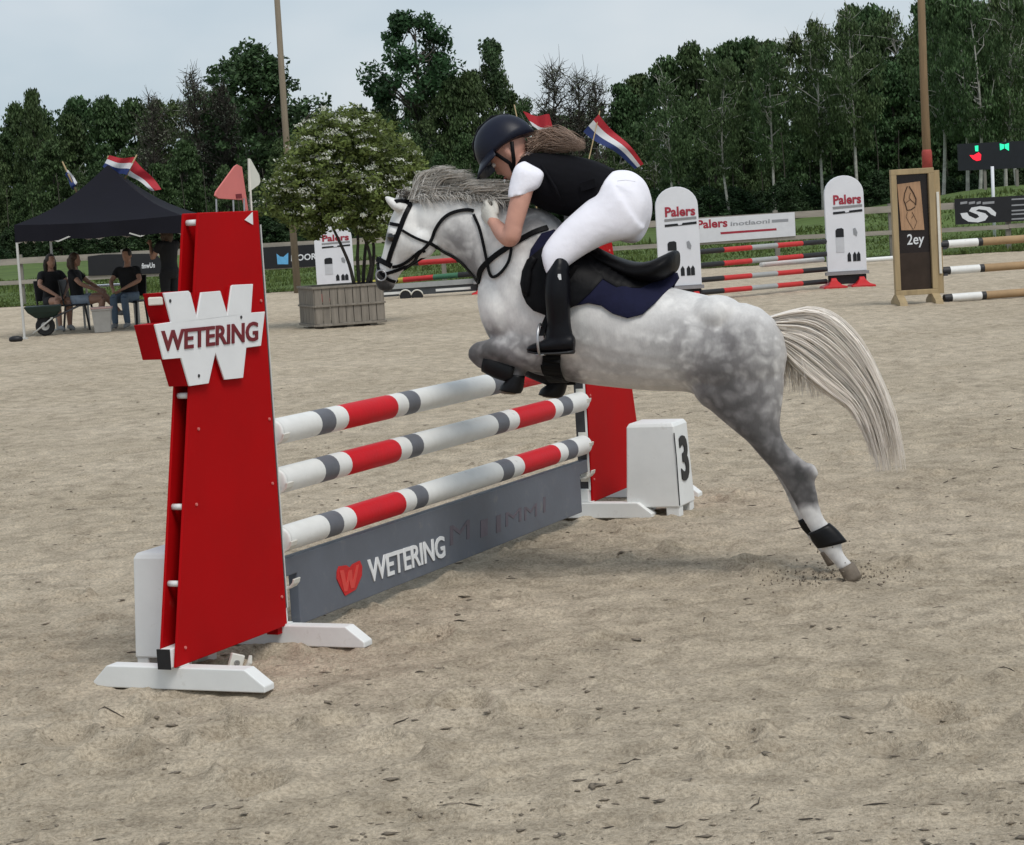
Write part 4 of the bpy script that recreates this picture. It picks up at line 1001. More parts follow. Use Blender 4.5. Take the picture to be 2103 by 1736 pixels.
# ------------------------------------------------------------------ field, bank and fence
M['grass'] = mat('field_grass', (.085,.125,.036), .9, .38, .5, .6, 3, spec=.1)
M['grass_blade'] = mat('grass_blades', (.085,.130,.038), .8, .3, 2, trans=.3, isl=.4, spec=.15)
M['wood_grey'] = mat('weathered_rail', (.30,.275,.235), .8, .22, 3, .25, 30, stretch=(.3,3,3))
M['wood_post'] = mat('weathered_post', (.20,.185,.16), .85, .25, 5, .25, 30, stretch=(3,3,.3))
def fence_y(x): return 52.0-.156*x
def field():
    xs = np.concatenate([[-600,-200,-80,-45],np.linspace(-30,30,61),[45,80,200,600]]); t = np.concatenate([[0,.3,.8,1.6],np.geomspace(3,900,40)])
    X = np.repeat(xs[None,:],len(t),0); Y = fence_y(np.clip(xs,-60,60))[None,:]-.35+t[:,None]
    Z = .012+np.where(t[:,None] > .2, .03+(fbm(X*.4,Y*.4,5,4)-.5)*.10, 0)
    # grass bank to the right, in front of the wood
    px = (X/Y); bank = np.clip((px-.10)/.14,0,1); bank = bank*bank*(3-2*bank)
    ridge = np.clip((Y-64)/24,0,1); ridge = ridge*ridge*(3-2*ridge)
    Z = Z+bank*ridge*1.35
    ny,nx = X.shape; idx = np.arange(ny*nx).reshape(ny,nx); q = np.stack([idx[:-1,:-1],idx[:-1,1:],idx[1:,1:],idx[1:,:-1]],-1).reshape(-1,4)
    finish('grass_field', raw_mesh('grass_field', np.stack([X,Y,Z],-1).reshape(-1,3), q, M['grass'], True), kind='structure', local=True)
field()
def bank_z(x,y):
    b = min(1,max(0,(x/y-.10)/.14)); b = b*b*(3-2*b); r = min(1,max(0,(y-64)/24)); r = r*r*(3-2*r); return b*r*1.35+.03
def blades():
    n = 52000; x = RNG.uniform(-16,16,n)*1.0; d = RNG.random(n)**1.7*34; y = fence_y(x)-.45+d; x = x*(y/52)
    h = RNG.uniform(.03,.09,n)*(1+.9*(vnoise(x*.8,y*.8,77) > .66))*(1+d/40); w = RNG.uniform(.006,.014,n)*(1+d/16)*1.8; a = RNG.uniform(0,np.pi,n); l_ = RNG.normal(0,.06,(n,2))
    b = min(1,1); z = np.array([bank_z(p,q) for p,q in zip(x,y)])-.02
    dx,dy = np.cos(a)*w,np.sin(a)*w
    P = np.stack([np.stack([x-dx,y-dy,z],-1),np.stack([x+dx,y+dy,z],-1),np.stack([x+l_[:,0],y+l_[:,1],z+h],-1)],1).reshape(-1,3)
    me = raw_mesh('grass_blades', P, np.arange(3*n).reshape(-1,3), M['grass_blade'])
    finish('grass_blades', me, label='rough green grass growing beyond the grey fence', cat='grass', kind='stuff', local=True)
blades()
fence = empty('rail_fence', (0,52,0), 0, 'long grey two rail wooden fence between sand and field', 'fence')
px_ = np.arange(-17,17.1,2.6); rf = random.Random(3)
for i,x in enumerate(px_):
    y = fence_y(x); h = 1.22+rf.uniform(-.03,.05); mb = MB(); mb.box((x,y+.075,h/2-.05),(.11,.10,h+.1),Matrix.Rotation(rf.uniform(-.02,.02),3,'Y')); mb.build('post', M['wood_post'], fence)
    if i < len(px_)-1:
        x2 = px_[i+1]
        for z,hh in ((1.10,.15),(.58,.10)):
            j0,j1 = rf.uniform(-.02,.02),rf.uniform(-.02,.02)
            mb = MB(); mb.beam((x+.004,fence_y(x),z+j0),(x2-.004,fence_y(x2),z+j1),.04,hh); mb.build('rail', M['wood_grey'], fence)
def onf(x, y, off=0.0):
    """point on the plane of the fence front"""
    n = V((.156,1,0)).normalized(); q = V((0,52-off,0))-n*.03; d = ray(x,y); return EYE+d*((q-EYE).dot(n)/d.dot(n))
FN = V((-.156,-1,0)).normalized()
M['banner_black'] = mat('black_banner', (.010,.011,.014), .45, .2, 6)
M['banner_white'] = mat('white_banner', (.66,.67,.70), .5, .05, 6)
M['print_white'] = mat('white_print', (.70,.72,.75), .5, .05, 10)
M['print_grey'] = mat('grey_print', (.28,.29,.31), .5, .1, 10)
M['print_red'] = mat('red_print', (.33,.025,.045), .5, .1, 10)
M['print_blue'] = mat('blue_print', (.13,.42,.72), .5, .1, 10)
def banner(poly, m, label, group='banners hung on the fence'):
    c = onf(*poly[0],.02); b = empty('fence_banner', (c.x,c.y,0), 0, label, 'banner', group)
    mb = MB(); mb.prism([onf(x,y,.02) for x,y in poly], FN*-.012); mb.build('sheet', m, b); return b
def prt(b, name, polys, m):
    for p in polys:
        mb = MB(); mb.prism([onf(x,y,.021) for x,y in p], FN*.002); mb.build(name, m, b)
def qd(x0,y0,x1,y1,h): return [(x0,y0),(x1,y1),(x1,y1+h),(x0,y0+h)]
b = banner([(535,509),(650,502),(652,547),(537,553)], M['banner_black'], 'black banner with a light blue emblem left of the planter')
prt(b,'emblem',[[(568,521),(575,527),(582,528),(592,519),(592,543),(570,543)]], M['print_blue'])
place_text('lettering','HOOR', onf(598,537,.022), onf(650,533,.022), onf(598,524,.022), .004, M['print_white'], b, .02)
b = banner([(1960,409),(2150,399),(2152,451),(1962,462)], M['banner_black'], 'black banner with a white curled emblem right of the brown panel')
c4 = lambda x,y: (1743.0+x*.24592, 249.0+y*.24592)
prt(b,'emblem_curl',[[c4(*p) for p in ((932,770),(990,764),(1005,790),(1060,815),(1090,800),(1075,780),(1005,752),(1025,722),(1100,710),(1180,720),(1232,765),(1225,795),(1190,780),(1150,745),(1085,735),(1060,750),(1140,770),(1165,795),(1140,830),(1080,846),(1000,840),(950,810))]], M['print_white'])
for x0,x1 in ((932,990),(1003,1055),(1068,1103),(1118,1216)): prt(b,'small_print',[[c4(x0,676),c4(x1,668),c4(x1,688),c4(x0,696)]], M['print_grey'])
for y0 in (640,690,735,765,805): prt(b,'text_line',[[c4(1360,y0+8),c4(1600,y0-6),c4(1600,y0+6),c4(1360,y0+20)]], M['print_grey'])
c8 = lambda x,y: (1280.6+x*.27063, 320.1+y*.27063)
b = banner([c8(540,480),c8(1298,428),c8(1306,608),c8(548,664)], M['banner_white'], 'white banner with red lettering between the two arched stands')
place_text('lettering','Palers', onf(*c8(560,556),.022), onf(*c8(790,540),.022), onf(*c8(556,490),.022), .004, M['print_red'], b, .03)
place_text('small_lettering','inotlaoni', onf(*c8(812,534),.022), onf(*c8(1110,512),.022), onf(*c8(812,500),.022), .004, M['print_grey'], b, .02)
prt(b,'text_bar',[[c8(1125,486),c8(1250,478),c8(1250,500),c8(1125,508)]], M['print_grey'])
prt(b,'red_line',[[c8(735,580),c8(1160,550),c8(1162,566),c8(737,597)]], M['print_red'])
b = banner([(180,527),(210,523),(318,521),(330,532),(332,562),(182,567)], M['banner_black'], 'black banner hanging behind the table under the gazebo')
place_text('lettering','finwUn', onf(291,552,.022), onf(318,550,.022), onf(291,541,.022), .004, M['print_white'], b, .02)

# ------------------------------------------------------------------ lamp posts
M['pole_wood'] = mat('brown_timber_pole', (.20,.135,.075), .8, .2, 3, .15, 30, stretch=(4,4,.4))
M['pole_greywood'] = mat('grey_timber_pole', (.20,.165,.12), .8, .2, 3, .15, 30, stretch=(4,4,.4))
M['wrap_red'] = mat('faded_red_wrap', (.34,.055,.045), .7, .15, 8)
q = dp(604,495,51.0)
lp = empty('light_mast', (q.x,q.y,0), 0, 'thin grey timber mast rising behind the flowering shrub', 'mast'); mb = MB(); mb.tube([(q.x,q.y,0),(q.x-.02,q.y,4),(q.x,q.y,9)],[.085,.075,.06],12); mb.build('shaft', M['pole_greywood'], lp, smooth=True)
q = dp(1904,330,47.5)
lp = empty('light_mast', (q.x,q.y,0), 0, 'brown timber mast with a red wrap behind the framed brown panel', 'mast'); mb = MB(); mb.tube([(q.x,q.y,0),(q.x,q.y,4),(q.x+.05,q.y,9)],[.105,.085,.075],12); mb.build('shaft', M['pole_wood'], lp, smooth=True)
mb = MB(); z0,z1 = 1.57+(hor(1904)-352)/ppm(47.5),1.57+(hor(1904)-308)/ppm(47.5); mb.tube([(q.x,q.y,z0),(q.x,q.y,z1-.06),(q.x,q.y,z1)],[.115,.11,.092],12); mb.build('wrap', M['wrap_red'], lp, smooth=True)

# ------------------------------------------------------------------ arched stands and background jumps
M['stand_white'] = mat('stand_white', (.70,.71,.75), .5, .04, 5, dirt=(SANDY,5,.62,.25))
M['stand_grey'] = mat('stand_grey', (.25,.25,.26), .6, .1, 8)
M['cone_red'] = mat('red_foot', (.50,.015,.018), .45, .1, 8)
def stand(x0, x1, ytop, Y, label, feet=True, ybase=None):
    cx = (x0+x1)/2; w = (x1-x0)/ppm(Y); g = dp(cx,hor(cx),Y); zt = CAM_H+(hor(cx)-ytop)/ppm(Y); zb = .27
    st = empty('jump_stand', (g.x,Y,0), 0, label, 'jump stand', 'white arched jump stands')
    hw = w/2; out = [(-hw,zb),(hw,zb),(hw,zt-hw*.92)]+[(hw*math.cos(a),zt-hw*.92+hw*.92*math.sin(a)) for a in np.linspace(0,math.pi,15)[1:-1]]+[(-hw,zt-hw*.92)]
    mb = MB(); mb.prism([V((x,-.05,z)) for x,z in out], V((0,.10,0))); mb.build('panel', M['stand_white'], st, bevel=.012, local=True)
    P = lambda u,v,d=-.054: V((-hw+2*hw*u, d, zb+(zt-zb)*v)); R_ = WM[st.name]
    place_text('lettering','Palers', R_@P(.22,.70), R_@P(.93,.70), R_@P(.22,.80), .006, M['print_red'], st, .03)
    def pr(name, pts, m, th=.004):
        mb = MB(); mb.prism([P(u,v,-.052) for u,v in pts], V((0,-th,0))); mb.build(name, m, st, local=True)
    pr('grey_line',[(.2,.655),(.95,.665),(.95,.69),(.2,.68)], M['stand_grey'])
    pr('black_bar',[(.2,.60),(.95,.615),(.95,.64),(.62,.632),(.60,.615),(.52,.612),(.50,.63),(.2,.625)], M['banner_black'])
    pr('dark_window',[(.24,.36),(.45,.36),(.45,.44),(.40,.455),(.28,.45),(.24,.43)], M['banner_black'])
    pr('shutter',[(.24,.20),(.45,.20),(.45,.355),(.24,.355)], mat('pale_print',(.52,.53,.56),.5,.05,8))
    pr('leaf_mark',[(.70,.38),(.78,.36),(.80,.40),(.75,.45),(.69,.44)], M['print_grey'])
    for u in (.52,.66,.76): pr('dark_mark',[(u,.10),(u+.09,.10),(u+.09,.17),(u+.05,.20),(u,.17)], M['banner_black'])
    mb = MB(); mb.box((0,0,.24),(w*1.10,.16,.05)); mb.build('base_board', M['stand_grey'], st, local=True)
    mb = MB(); mb.box((0,0,.135),(w*.98,.05,.15)); mb.build('black_frame', M['black'], st, bevel=.01, local=True)
    for sx in (-1,1):
        mb = MB(); mb.loft([[V((sx*hw*.72+x,y,z)) for x,y in ((-a,-.26*k),(a,-.26*k),(a,.26*k),(-a,.26*k))] for z,a,k in ((.0,.20,1.0),(.035,.19,1.0),(.06,.11,.85),(.12,.055,.5),(.17,.04,.3))]); mb.build('red_foot', M['cone_red'], st, bevel=.006, local=True)
    return st
st_r1 = stand(1345,1432,384,34.3,'white arched jump stand with red lettering just behind the saddle')
st_r2 = stand(1692,1772,361,36.3,'white arched jump stand with red lettering on red feet near the brown framed panel')
st_l = stand(643,720,455,44.5,'white arched jump stand standing behind the flowering planter')
st_h = stand(968,1050,430,43.0,'white arched jump stand hidden behind the pony neck, red foot showing')
BW = [mat('bg_black',(.02,.02,.022),.5,.2,8), mat('bg_red',(.52,.03,.03),.5,.1,8), mat('bg_grey',(.33,.34,.34),.6,.1,8), M['pole_white'], mat('bg_green',(.05,.16,.09),.6,.1,8), mat('bg_yellow',(.42,.36,.06),.6,.1,8), mat('tan_pole_wood',(.34,.225,.12),.7,.2,4,.1,30)]
for k,(yl,yr) in enumerate(((518,496),(546,522),(576,553),(602,578))):
    A,B = dp(1432,yl,34.3),dp(1697,yr,36.3)
    pole('jump_pole', A, B, .042, [(.19,0),(.40,1),(.60,2),(.80,1),(1.0,0)], BW, ('highest','second highest','second lowest','lowest')[k]+' red and black pole of the jump with two arched stands', 'red and black background poles', n=12)
pole('jump_pole', dp(1568,545,35.3)+V((0,.35,0)), dp(1697,534,36.3)+V((0,.35,0)), .045, [(.5,3),(.86,3),(1,3)], BW, 'plain white pole behind the red and black ones', n=12)
pole('jump_pole', dp(1735,538,47), dp(1840,530,47), .05, [(.5,3),(1,3)], BW, 'white pole lying on the sand edge beside the brown framed panel', n=12)
for k,(xa,ya,xb,yb,bands_) in enumerate(((790,545,1000,530,[(.35,0),(.72,1),(1.0,0)]),(720,585,1000,560,[(.40,5),(.62,1),(.8,4),(1.0,0)]))):
    pole('jump_pole', dp(xa,ya,44.5), dp(xb,yb,43.0), .055, bands_, BW, ('upper red and black pole seen under the pony jaw','lower yellow, red and green pole seen under the pony jaw')[k], n=12)
pk = empty('jump_filler', dp(860,600,43.5), 0, 'low dark filler beam with two black round feet under the pony muzzle', 'filler')
A,B = dp(722,606,43.6),dp(985,588,43.2); mb = MB(); mb.beam(A,B,.10,.17); mb.build('beam', mat('filler_dark',(.06,.065,.07),.6,.2,5), pk)
mb = MB(); mb.beam(A+V((0,-.056,.11)),B+V((0,-.056,.11)),.05,.10); mb.build('grey_board', BW[2], pk)
for t0,t1 in ((.25,.42),(.66,.93)): mb = MB(); mb.beam(A.lerp(B,t0)+V((0,-.056,-.02)),A.lerp(B,t1)+V((0,-.056,-.02)),.012,.05); mb.build('white_strip', M['pole_white'], pk)
for x in (833,857):
    c = dp(x,608,43.4); mb = MB(); mb.cyl(c+V((0,-.07,0)),c+V((0,.07,0)),.115,18); d_ = mb.build('round_foot', M['black'], pk, smooth=False)
    mb = MB(); mb.tube([c+V((math.cos(a)*.12,-.072,math.sin(a)*.12)) for a in np.linspace(.2,math.pi-.2,10)],.014,6); mb.build('pale_rim', M['cup'], d_, smooth=True)
# framed brown panel with a carved picture
BY = 29.7
bx0,bx1 = dp(1829,500,BY).x,dp(1918,500,BY).x
M['frame_wood'] = mat('pale_frame_wood', (.36,.27,.15), .65, .2, 4, .15, 30, stretch=(3,3,.4))
M['carved'] = mat('carved_board', (.40,.24,.14), .6, .22, 5, .15, 24, stretch=(6,6,.7))
M['carving_line'] = mat('carving_dark', (.05,.028,.018), .7, .2, 8)
M['dark_gloss'] = mat('dark_brown_gloss', (.016,.010,.010), .22, .3, 4)
cx = dp(1878,500,BY); bp_ = empty('panel_stand', (cx.x,BY,0), 0, 'tall wood framed dark panel with a carved picture at the end of three wooden poles', 'jump stand')
W2 = .29; ZT = 1.57+(hor(1875)-347)/ppm(BY); ZB = .13
for x0,x1,z0,z1 in ((-W2,W2,ZT-.075,ZT),(-W2,W2,ZB,ZB+.07),(-W2,-W2+.075,ZB+.07,ZT-.075),(W2-.075,W2,ZB+.07,ZT-.075)):
    mb = MB(); mb.box(((x0+x1)/2,0,(z0+z1)/2),(x1-x0,.12,z1-z0)); mb.build('frame_board', M['frame_wood'], bp_, bevel=.006, local=True)
mb = MB(); mb.box((W2+.042,.03,(ZB+ZT)/2-.02),(.08,.10,ZT-ZB-.04)); mb.build('side_post', M['frame_wood'], bp_, bevel=.005, local=True)
mb = MB(); mb.box((W2+.045,-.03,.95),(.035,.012,1.1)); mb.build('white_track', M['cup'], bp_, local=True)
mb = MB(); mb.box((0,.03,(ZB+ZT)/2),(W2*2-.15,.02,ZT-ZB-.14)); mb.build('dark_board', M['dark_gloss'], bp_, local=True)
def BL(x,y,d=.0): # crop pixels -> local panel coordinates
    q = dp(1743.0+x*.24592, 249.0+y*.24592, BY+d); return V((q.x-cx.x, d, q.z))
mb = MB(); mb.prism([BL(*p) for p in ((405,528),(596,502),(632,908),(440,912))], V((0,.012,0))); cvd = mb.build('carved_picture', M['carved'], bp_, local=True)
for pl_,w_ in (([(490,545),(468,600),(460,660),(475,700),(488,745)],.014),([(505,545),(540,600),(562,650),(560,700)],.016),([(515,600),(505,640),(520,660),(545,680),(558,700)],.008),([(470,690),(500,665),(520,650)],.006),([(485,745),(520,740),(555,715)],.012),([(490,760),(480,800),(505,850),(540,905)],.006),([(530,760),(550,800),(570,840),(545,900)],.006),([(540,790),(525,810)],.006)):
    mb = MB(); mb.tube([BL(x,y,-.003) for x,y in pl_],w_*.5,6); mb.build('carved_line', M['carving_line'], cvd, local=True)
R_ = WM[bp_.name]
place_text('lettering','2ey', R_@BL(490,1062,-.002)+V((0,.018,0)), R_@BL(632,1052,-.002)+V((0,.018,0)), R_@BL(490,945,-.002)+V((0,.018,0)), .006, M['print_white'], bp_, .01)
mb = MB(); mb.box((0,.016,.42),(W2*2-.16,.008,.56)); mb.build('lower_board', mat('dark_brown_board',(.035,.022,.016),.18,.3,3), bp_, local=True)
for sx in (-1,1):
    mb = MB(); mb.loft([[V((sx*(W2-.05)+x,y,z)) for x,y in ((-.05,-k),(.05,-k),(.05,k),(-.05,k))] for z,k in ((0,.36),(.05,.34),(.14,.10))]); mb.build('foot', M['frame_wood'], bp_, local=True)
for k,(y,lb) in enumerate(((503,'highest'),(557,'middle'),(613,'lowest'))):
    A = dp(1930+k*4,y,BY+.02); 
    pole('jump_pole', A, A+V((3.2,.5,.02)), .055, [(.035,0),(.165,3),(.185,0),(1.0,6)], BW, lb+' of three tan wooden poles with white and black ends beside the framed panel', 'tan wooden poles', n=14)
    mb = MB(); mb.box((W2+.11,0,A.z-.05),(.05,.09,.03)); mb.build('pole_cup', M['dark_steel'], bp_, local=True)

# ------------------------------------------------------------------ planter with flowering shrub
M['plank'] = mat('planter_boards', (.215,.190,.160), .85, .25, 4, .3, 30, stretch=(5,5,.5))
M['soil'] = mat('soil', (.05,.04,.03), .95, .3, 10, .5, 30)
pc = gp(700,672); pc = V((pc.x,pc.y+.42,0)); PA = .30
ptr = empty('planter', pc, PA, 'weathered wooden box planter in two tiers of boards', 'planter'); rp_ = random.Random(12); PW = 1.06
for tier,(z0,z1) in enumerate(((.07,.33),(.345,.60))):
    for side in range(4):
        nb_ = 9; bw = PW/nb_
        for k in range(nb_):
            u = -PW/2+bw*(k+.5); mb = MB(); rot = Matrix.Rotation(side*math.pi/2,3,'Z')
            mb.box(rot@V((u,-PW/2+rp_.uniform(-.004,.004),(z0+z1)/2+rp_.uniform(-.004,.004))),(bw-.010,.022,z1-z0),rot); mb.build('board', M['plank'], ptr, local=True)
for z,hh,ex in ((.615,.035,.05),(.337,.03,.02),(.05,.035,.03)):
    for side in range(4):
        rot = Matrix.Rotation(side*math.pi/2,3,'Z'); mb = MB(); mb.box(rot@V((0,-PW/2-.014,z)),(PW+ex,.04,hh),rot); mb.build('rim', M['plank'], ptr, bevel=.004, local=True)
for x in (-.36,0,.36): mb = MB(); mb.box((x,0,.018),(.10,PW*.96,.034)); mb.build('skid', M['wood_post'], ptr, local=True)
mb = MB(); mb.box((0,0,.54),(PW-.03,PW-.03,.04)); mb.build('earth', M['soil'], ptr, local=True)
# foliage generator ------------------------------------------------------------
def leaf_quads(C, rad, per, size, rg, flat=.6, droop=0.0):
    """per leaves around each cluster centre C (n,3) with radius rad (n,)"""
    n = len(C)*per; c = np.repeat(C,per,0); r = np.repeat(rad,per)
    d = rg.normal(size=(n,3)); d /= np.linalg.norm(d,axis=1)[:,None]; p = c+d*(r*rg.random(n)**.45)[:,None]*np.array([1,1,.8]); p[:,2] -= droop*rg.random(n)*r
    a = rg.normal(size=(n,3)); a[:,2] *= flat; a /= np.linalg.norm(a,axis=1)[:,None]
    nrm = rg.normal(size=(n,3))*.8+d*.6+np.array([0,0,.5]); b = np.cross(nrm,a); b /= np.linalg.norm(b,axis=1)[:,None]+1e-9
    s = size*rg.uniform(.6,1.35,n)
    if droop: a = a*.5+np.array([0,0,-1.0]); a /= np.linalg.norm(a,axis=1)[:,None]
    a = a*s[:,None]; b = b*(s*.55)[:,None]
    P = np.stack([p-a,p+b*.9-a*.1,p+a,p-b*.9-a*.1],1).reshape(-1,3)
    return P, np.arange(4*n).reshape(-1,4)
M['leaf_shrub'] = mat('shrub_leaves', (.125,.180,.052), .6, .4, 3, trans=.35, isl=.5, spec=.3)
M['blossom'] = mat('white_blossom', (.70,.72,.64), .8, .1, 6, trans=.25)
M['stem'] = mat('dark_stems', (.035,.030,.025), .85, .3, 10)
def shrub():
    rg = np.random.default_rng(21); Y = pc.y; g = lambda x,y,o=0.0: dp(x,y,Y+o)
    sh = empty('flowering_shrub', (pc.x,pc.y,.56), 0, 'rounded shrub with white blossom growing from the wooden planter', 'shrub')
    stems = [[(728,588),(716,540),(694,490),(681,462),(672,430)],[(738,590),(734,530),(735,490),(728,430),(720,360)],[(752,590),(762,540),(748,488),(730,465),(700,440)],[(760,590),(768,520),(765,470),(790,420),(800,360)],[(745,590),(752,500),(770,440),(760,370)]]
    for i,s in enumerate(stems):
        mb = MB(); C = spline([tuple(g(x,y,-.12+.07*i)) for x,y in s],14); mb.tube([V(c) for c in C],[.030-.016*k/13 for k in range(14)],7); mb.build('stem', M['stem'], sh, smooth=True)
    ell = [(700,330,105,80),(640,380,70,50),(780,330,75,75),(720,270,55,40),(610,415,45,38),(800,400,60,55),(720,410,90,50),(590,370,30,25),(765,460,40,30),(680,450,45,25),(830,360,35,45),(660,300,45,40),(575,398,38,26),(556,432,22,16),(618,442,40,26),(690,252,36,20),(745,248,30,16),(812,470,34,28),(846,415,22,40),(600,340,26,22),(640,470,22,14)]
    C = []
    for x,y,rx,ry in ell:
        for k in range(int(rx*ry/30)):
            a = rg.random()*6.283; q = rg.random()**.4; p = g(x+math.cos(a)*rx*q, y+math.sin(a)*ry*q); C.append((p.x, Y+rg.normal(0,.42)*min(1,rx/70), p.z))
    C = np.array(C); P,Q = leaf_quads(C, rg.uniform(.08,.19,len(C)), 30, .036, rg)
    o = finish('foliage', raw_mesh('foliage',P,Q,M['leaf_shrub']), sh)
    # flat flower heads on the outside of the crown
    F = C[rg.random(len(C)) < .26].copy(); F[:,2] += rg.uniform(.03,.15,len(F)); F[:,1] -= rg.uniform(.05,.30,len(F))
    P = []; Qn = 0; vs = []; qs = []
    for c in F:
        n = rg.integers(14,40); rr = rg.uniform(.05,.13)
        for k in range(n):
            a = rg.random()*6.283; q = rg.random()**.5*rr; p = c+np.array([math.cos(a)*q,math.sin(a)*q,rg.normal(0,.014)]); s = rg.uniform(.008,.018); t = rg.random()*3
            ax = np.array([math.cos(t),math.sin(t)*.6,rg.normal(0,.4)])*s; bx = np.array([-math.sin(t)*.7,math.cos(t)*.5,rg.normal(0,.5)+.5])*s
            vs += [p-ax,p-bx,p+ax,p+bx]; qs.append((Qn,Qn+1,Qn+2,Qn+3)); Qn += 4
    finish('blossom', raw_mesh('blossom',np.array(vs),np.array(qs),M['blossom']), sh)
shrub()

# ------------------------------------------------------------------ gazebo, table, people
M['canopy'] = mat('charcoal_canopy', (.010,.010,.015), .8, .15, 3, .1, 20, spec=.12)
M['alu'] = mat('white_tube_leg', (.50,.50,.48), .45, .1, 10)
GY = 35.4
gl,gr_ = dp(30,480,GY),dp(374,462,GY); GX = (gl.x+gr_.x)/2; GW = (gr_.x-gl.x)/2
gz0 = empty('gazebo', (GX,GY+GW,0), 0, 'charcoal pop up gazebo on thin white legs', 'gazebo')
ZE,ZV,ZP = 1.84,1.56,2.76
cor = [V((-GW,-GW,ZE)),V((GW,-GW,ZE)),V((GW,GW,ZE)),V((-GW,GW,ZE))]; pk_ = V((0,0,ZP))
for i in range(4):
    a,b = cor[i],cor[(i+1)%4]; n = 8; mb = MB(); rows = []
    for r in range(n+1):
        t = r/n; row = []
        for k in range(n+1):
            e = a.lerp(b,k/n); p = e.lerp(pk_,t); sag = -.13*math.sin(math.pi*t)*(1-.0*k)-.035*math.sin(math.pi*k/n)*(1-t); row.append(p+V((0,0,sag)))
        rows.append(row)
    vs = [p for r in rows for p in r]; fs = [(r*(n+1)+k,r*(n+1)+k+1,(r+1)*(n+1)+k+1,(r+1)*(n+1)+k) for r in range(n) for k in range(n)]
    mb.add(vs,fs); mb.build('canopy_panel', M['canopy'], gz0, smooth=True, local=True, fixn=False)
    mb = MB(); m_ = 14; top = [a.lerp(b,k/m_)+V((0,0,-.035*math.sin(math.pi*k/m_))) for k in range(m_+1)]; off = (a+b).normalized(); off.z = 0; off.normalize()
    vs = top+[V((p.x,p.y,ZV+.012*math.sin(k*1.7)))+off*.02*math.sin(k*1.1) for k,p in enumerate(top)]; fs = [(k,k+1,k+1+m_+1,k+m_+1) for k in range(m_)]; mb.add(vs,fs); mb.build('valance', M['canopy'], gz0, smooth=True, local=True, fixn=False)
    mb = MB(); mb.box((a.x*.985,a.y*.985,ZE/2),(.035,.035,ZE)); mb.build('leg', M['alu'], gz0, local=True)
    mb = MB(); mb.cyl((a.x*.985,a.y*.985,.0),(a.x*.985,a.y*.985,.025),.06,10); mb.build('foot_plate', M['alu'], gz0, local=True)
    mb = MB()
    for k in range(4):
        p,q = a.lerp(b,k/4)*.985,a.lerp(b,(k+1)/4)*.985
        mb.beam((p.x,p.y,ZE-.06),(q.x,q.y,ZE-.30),.014,.022); mb.beam((p.x,p.y,ZE-.30),(q.x,q.y,ZE-.06),.014,.022)
    mb.build('truss', M['alu'], gz0, local=True)
for p0,p1 in (((-GW*.6,-GW*.95,1.6),(-GW*.50,-GW*.95,1.15)),((-GW*.35,GW*.9,1.6),(-GW*.40,GW*.9,1.18))): pass
wt = gp(33,702); mb = MB(); mb.loft([[V((wt.x+math.cos(a)*r,wt.y+math.sin(a)*r*.7,z)) for a in np.linspace(0,6.283,13)[:-1]] for z,r in ((0,.09),(.03,.115),(.07,.105),(.09,.05))]); mb.build('tent_weight', M['black'], None, smooth=True, label='small black weight tied to the outer gazebo leg', cat='weight')
for o_ in ():
    pass
M['flag_red'] = mat('flag_red', (.48,.03,.045), .7, .1, 6, trans=.25); M['flag_white'] = mat('flag_white', (.72,.73,.76), .7, .05, 6, trans=.25); M['flag_blue'] = mat('flag_blue', (.025,.045,.16), .7, .1, 6, trans=.25)
def flag(t0, t1, b0, b1, Y, p0, p1, label, stripes=(0,1,2), amp=.05, seed=0, group='red white and blue flags'):
    base = dp(*p1,Y); f = empty('flag', (base.x,Y,max(0,base.z)), 0, label, 'flag', group)
    n,m_ = 20,9; rows = []; T0,T1,B0,B1 = [dp(*q,Y) for q in (t0,t1,b0,b1)]
    for j in range(m_+1):
        v = j/m_; row = []
        for i in range(n+1):
            u = i/n; p = T0.lerp(T1,u).lerp(B0.lerp(B1,u),v)
            p = p+V((.0,amp*math.sin(u*8+v*2.4+seed)*(.3+u), amp*.35*math.sin(u*6+seed*2))); row.append(p)
        rows.append(row)
    mb = MB(); vs = [p for r in rows for p in r]; mb.add(vs,[])
    for j in range(m_):
        mb.mi = stripes[j//3]
        for i in range(n): mb.f.append((j*(n+1)+i,j*(n+1)+i+1,(j+1)*(n+1)+i+1,(j+1)*(n+1)+i)); mb.m.append(mb.mi)
    mb.build('cloth', [M['flag_red'],M['flag_white'],M['flag_blue']], f, smooth=True, fixn=False)
    mb = MB(); mb.tube([dp(*p0,Y),dp(*p1,Y)],[.012,.018],8); mb.build('staff', M['frame_wood'], f, smooth=True)
FY = GY+GW
flag((224,321),(280,325),(211,345),(262,362),FY,(281,318),(254,372),'red white and blue flag on the gazebo roof, showing its blue stripe',(0,1,2),.05,1)
flag((276,326),(332,388),(254,352),(312,392),FY+.15,(222,320),(222,362),'red white and blue flag on the gazebo roof, blown out straight',(0,0,1),.05,2)
flag((138,348),(160,374),(134,360),(150,390),FY,(128,332),(158,396),'small drooping flag at the left slope of the gazebo roof',(1,2,2),.04,3)
flag((1074,232),(1128,238),(1094,262),(1140,280),50.5,(1056,215),(1136,585),'red flag flying just behind the rider helmet',(0,0,1),.10,4)
flag((1229,233),(1322,336),(1198,268),(1304,346),50.5,(1232,228),(1152,580),'red white and blue flag flying above the rider back',(0,1,2),.14,5)
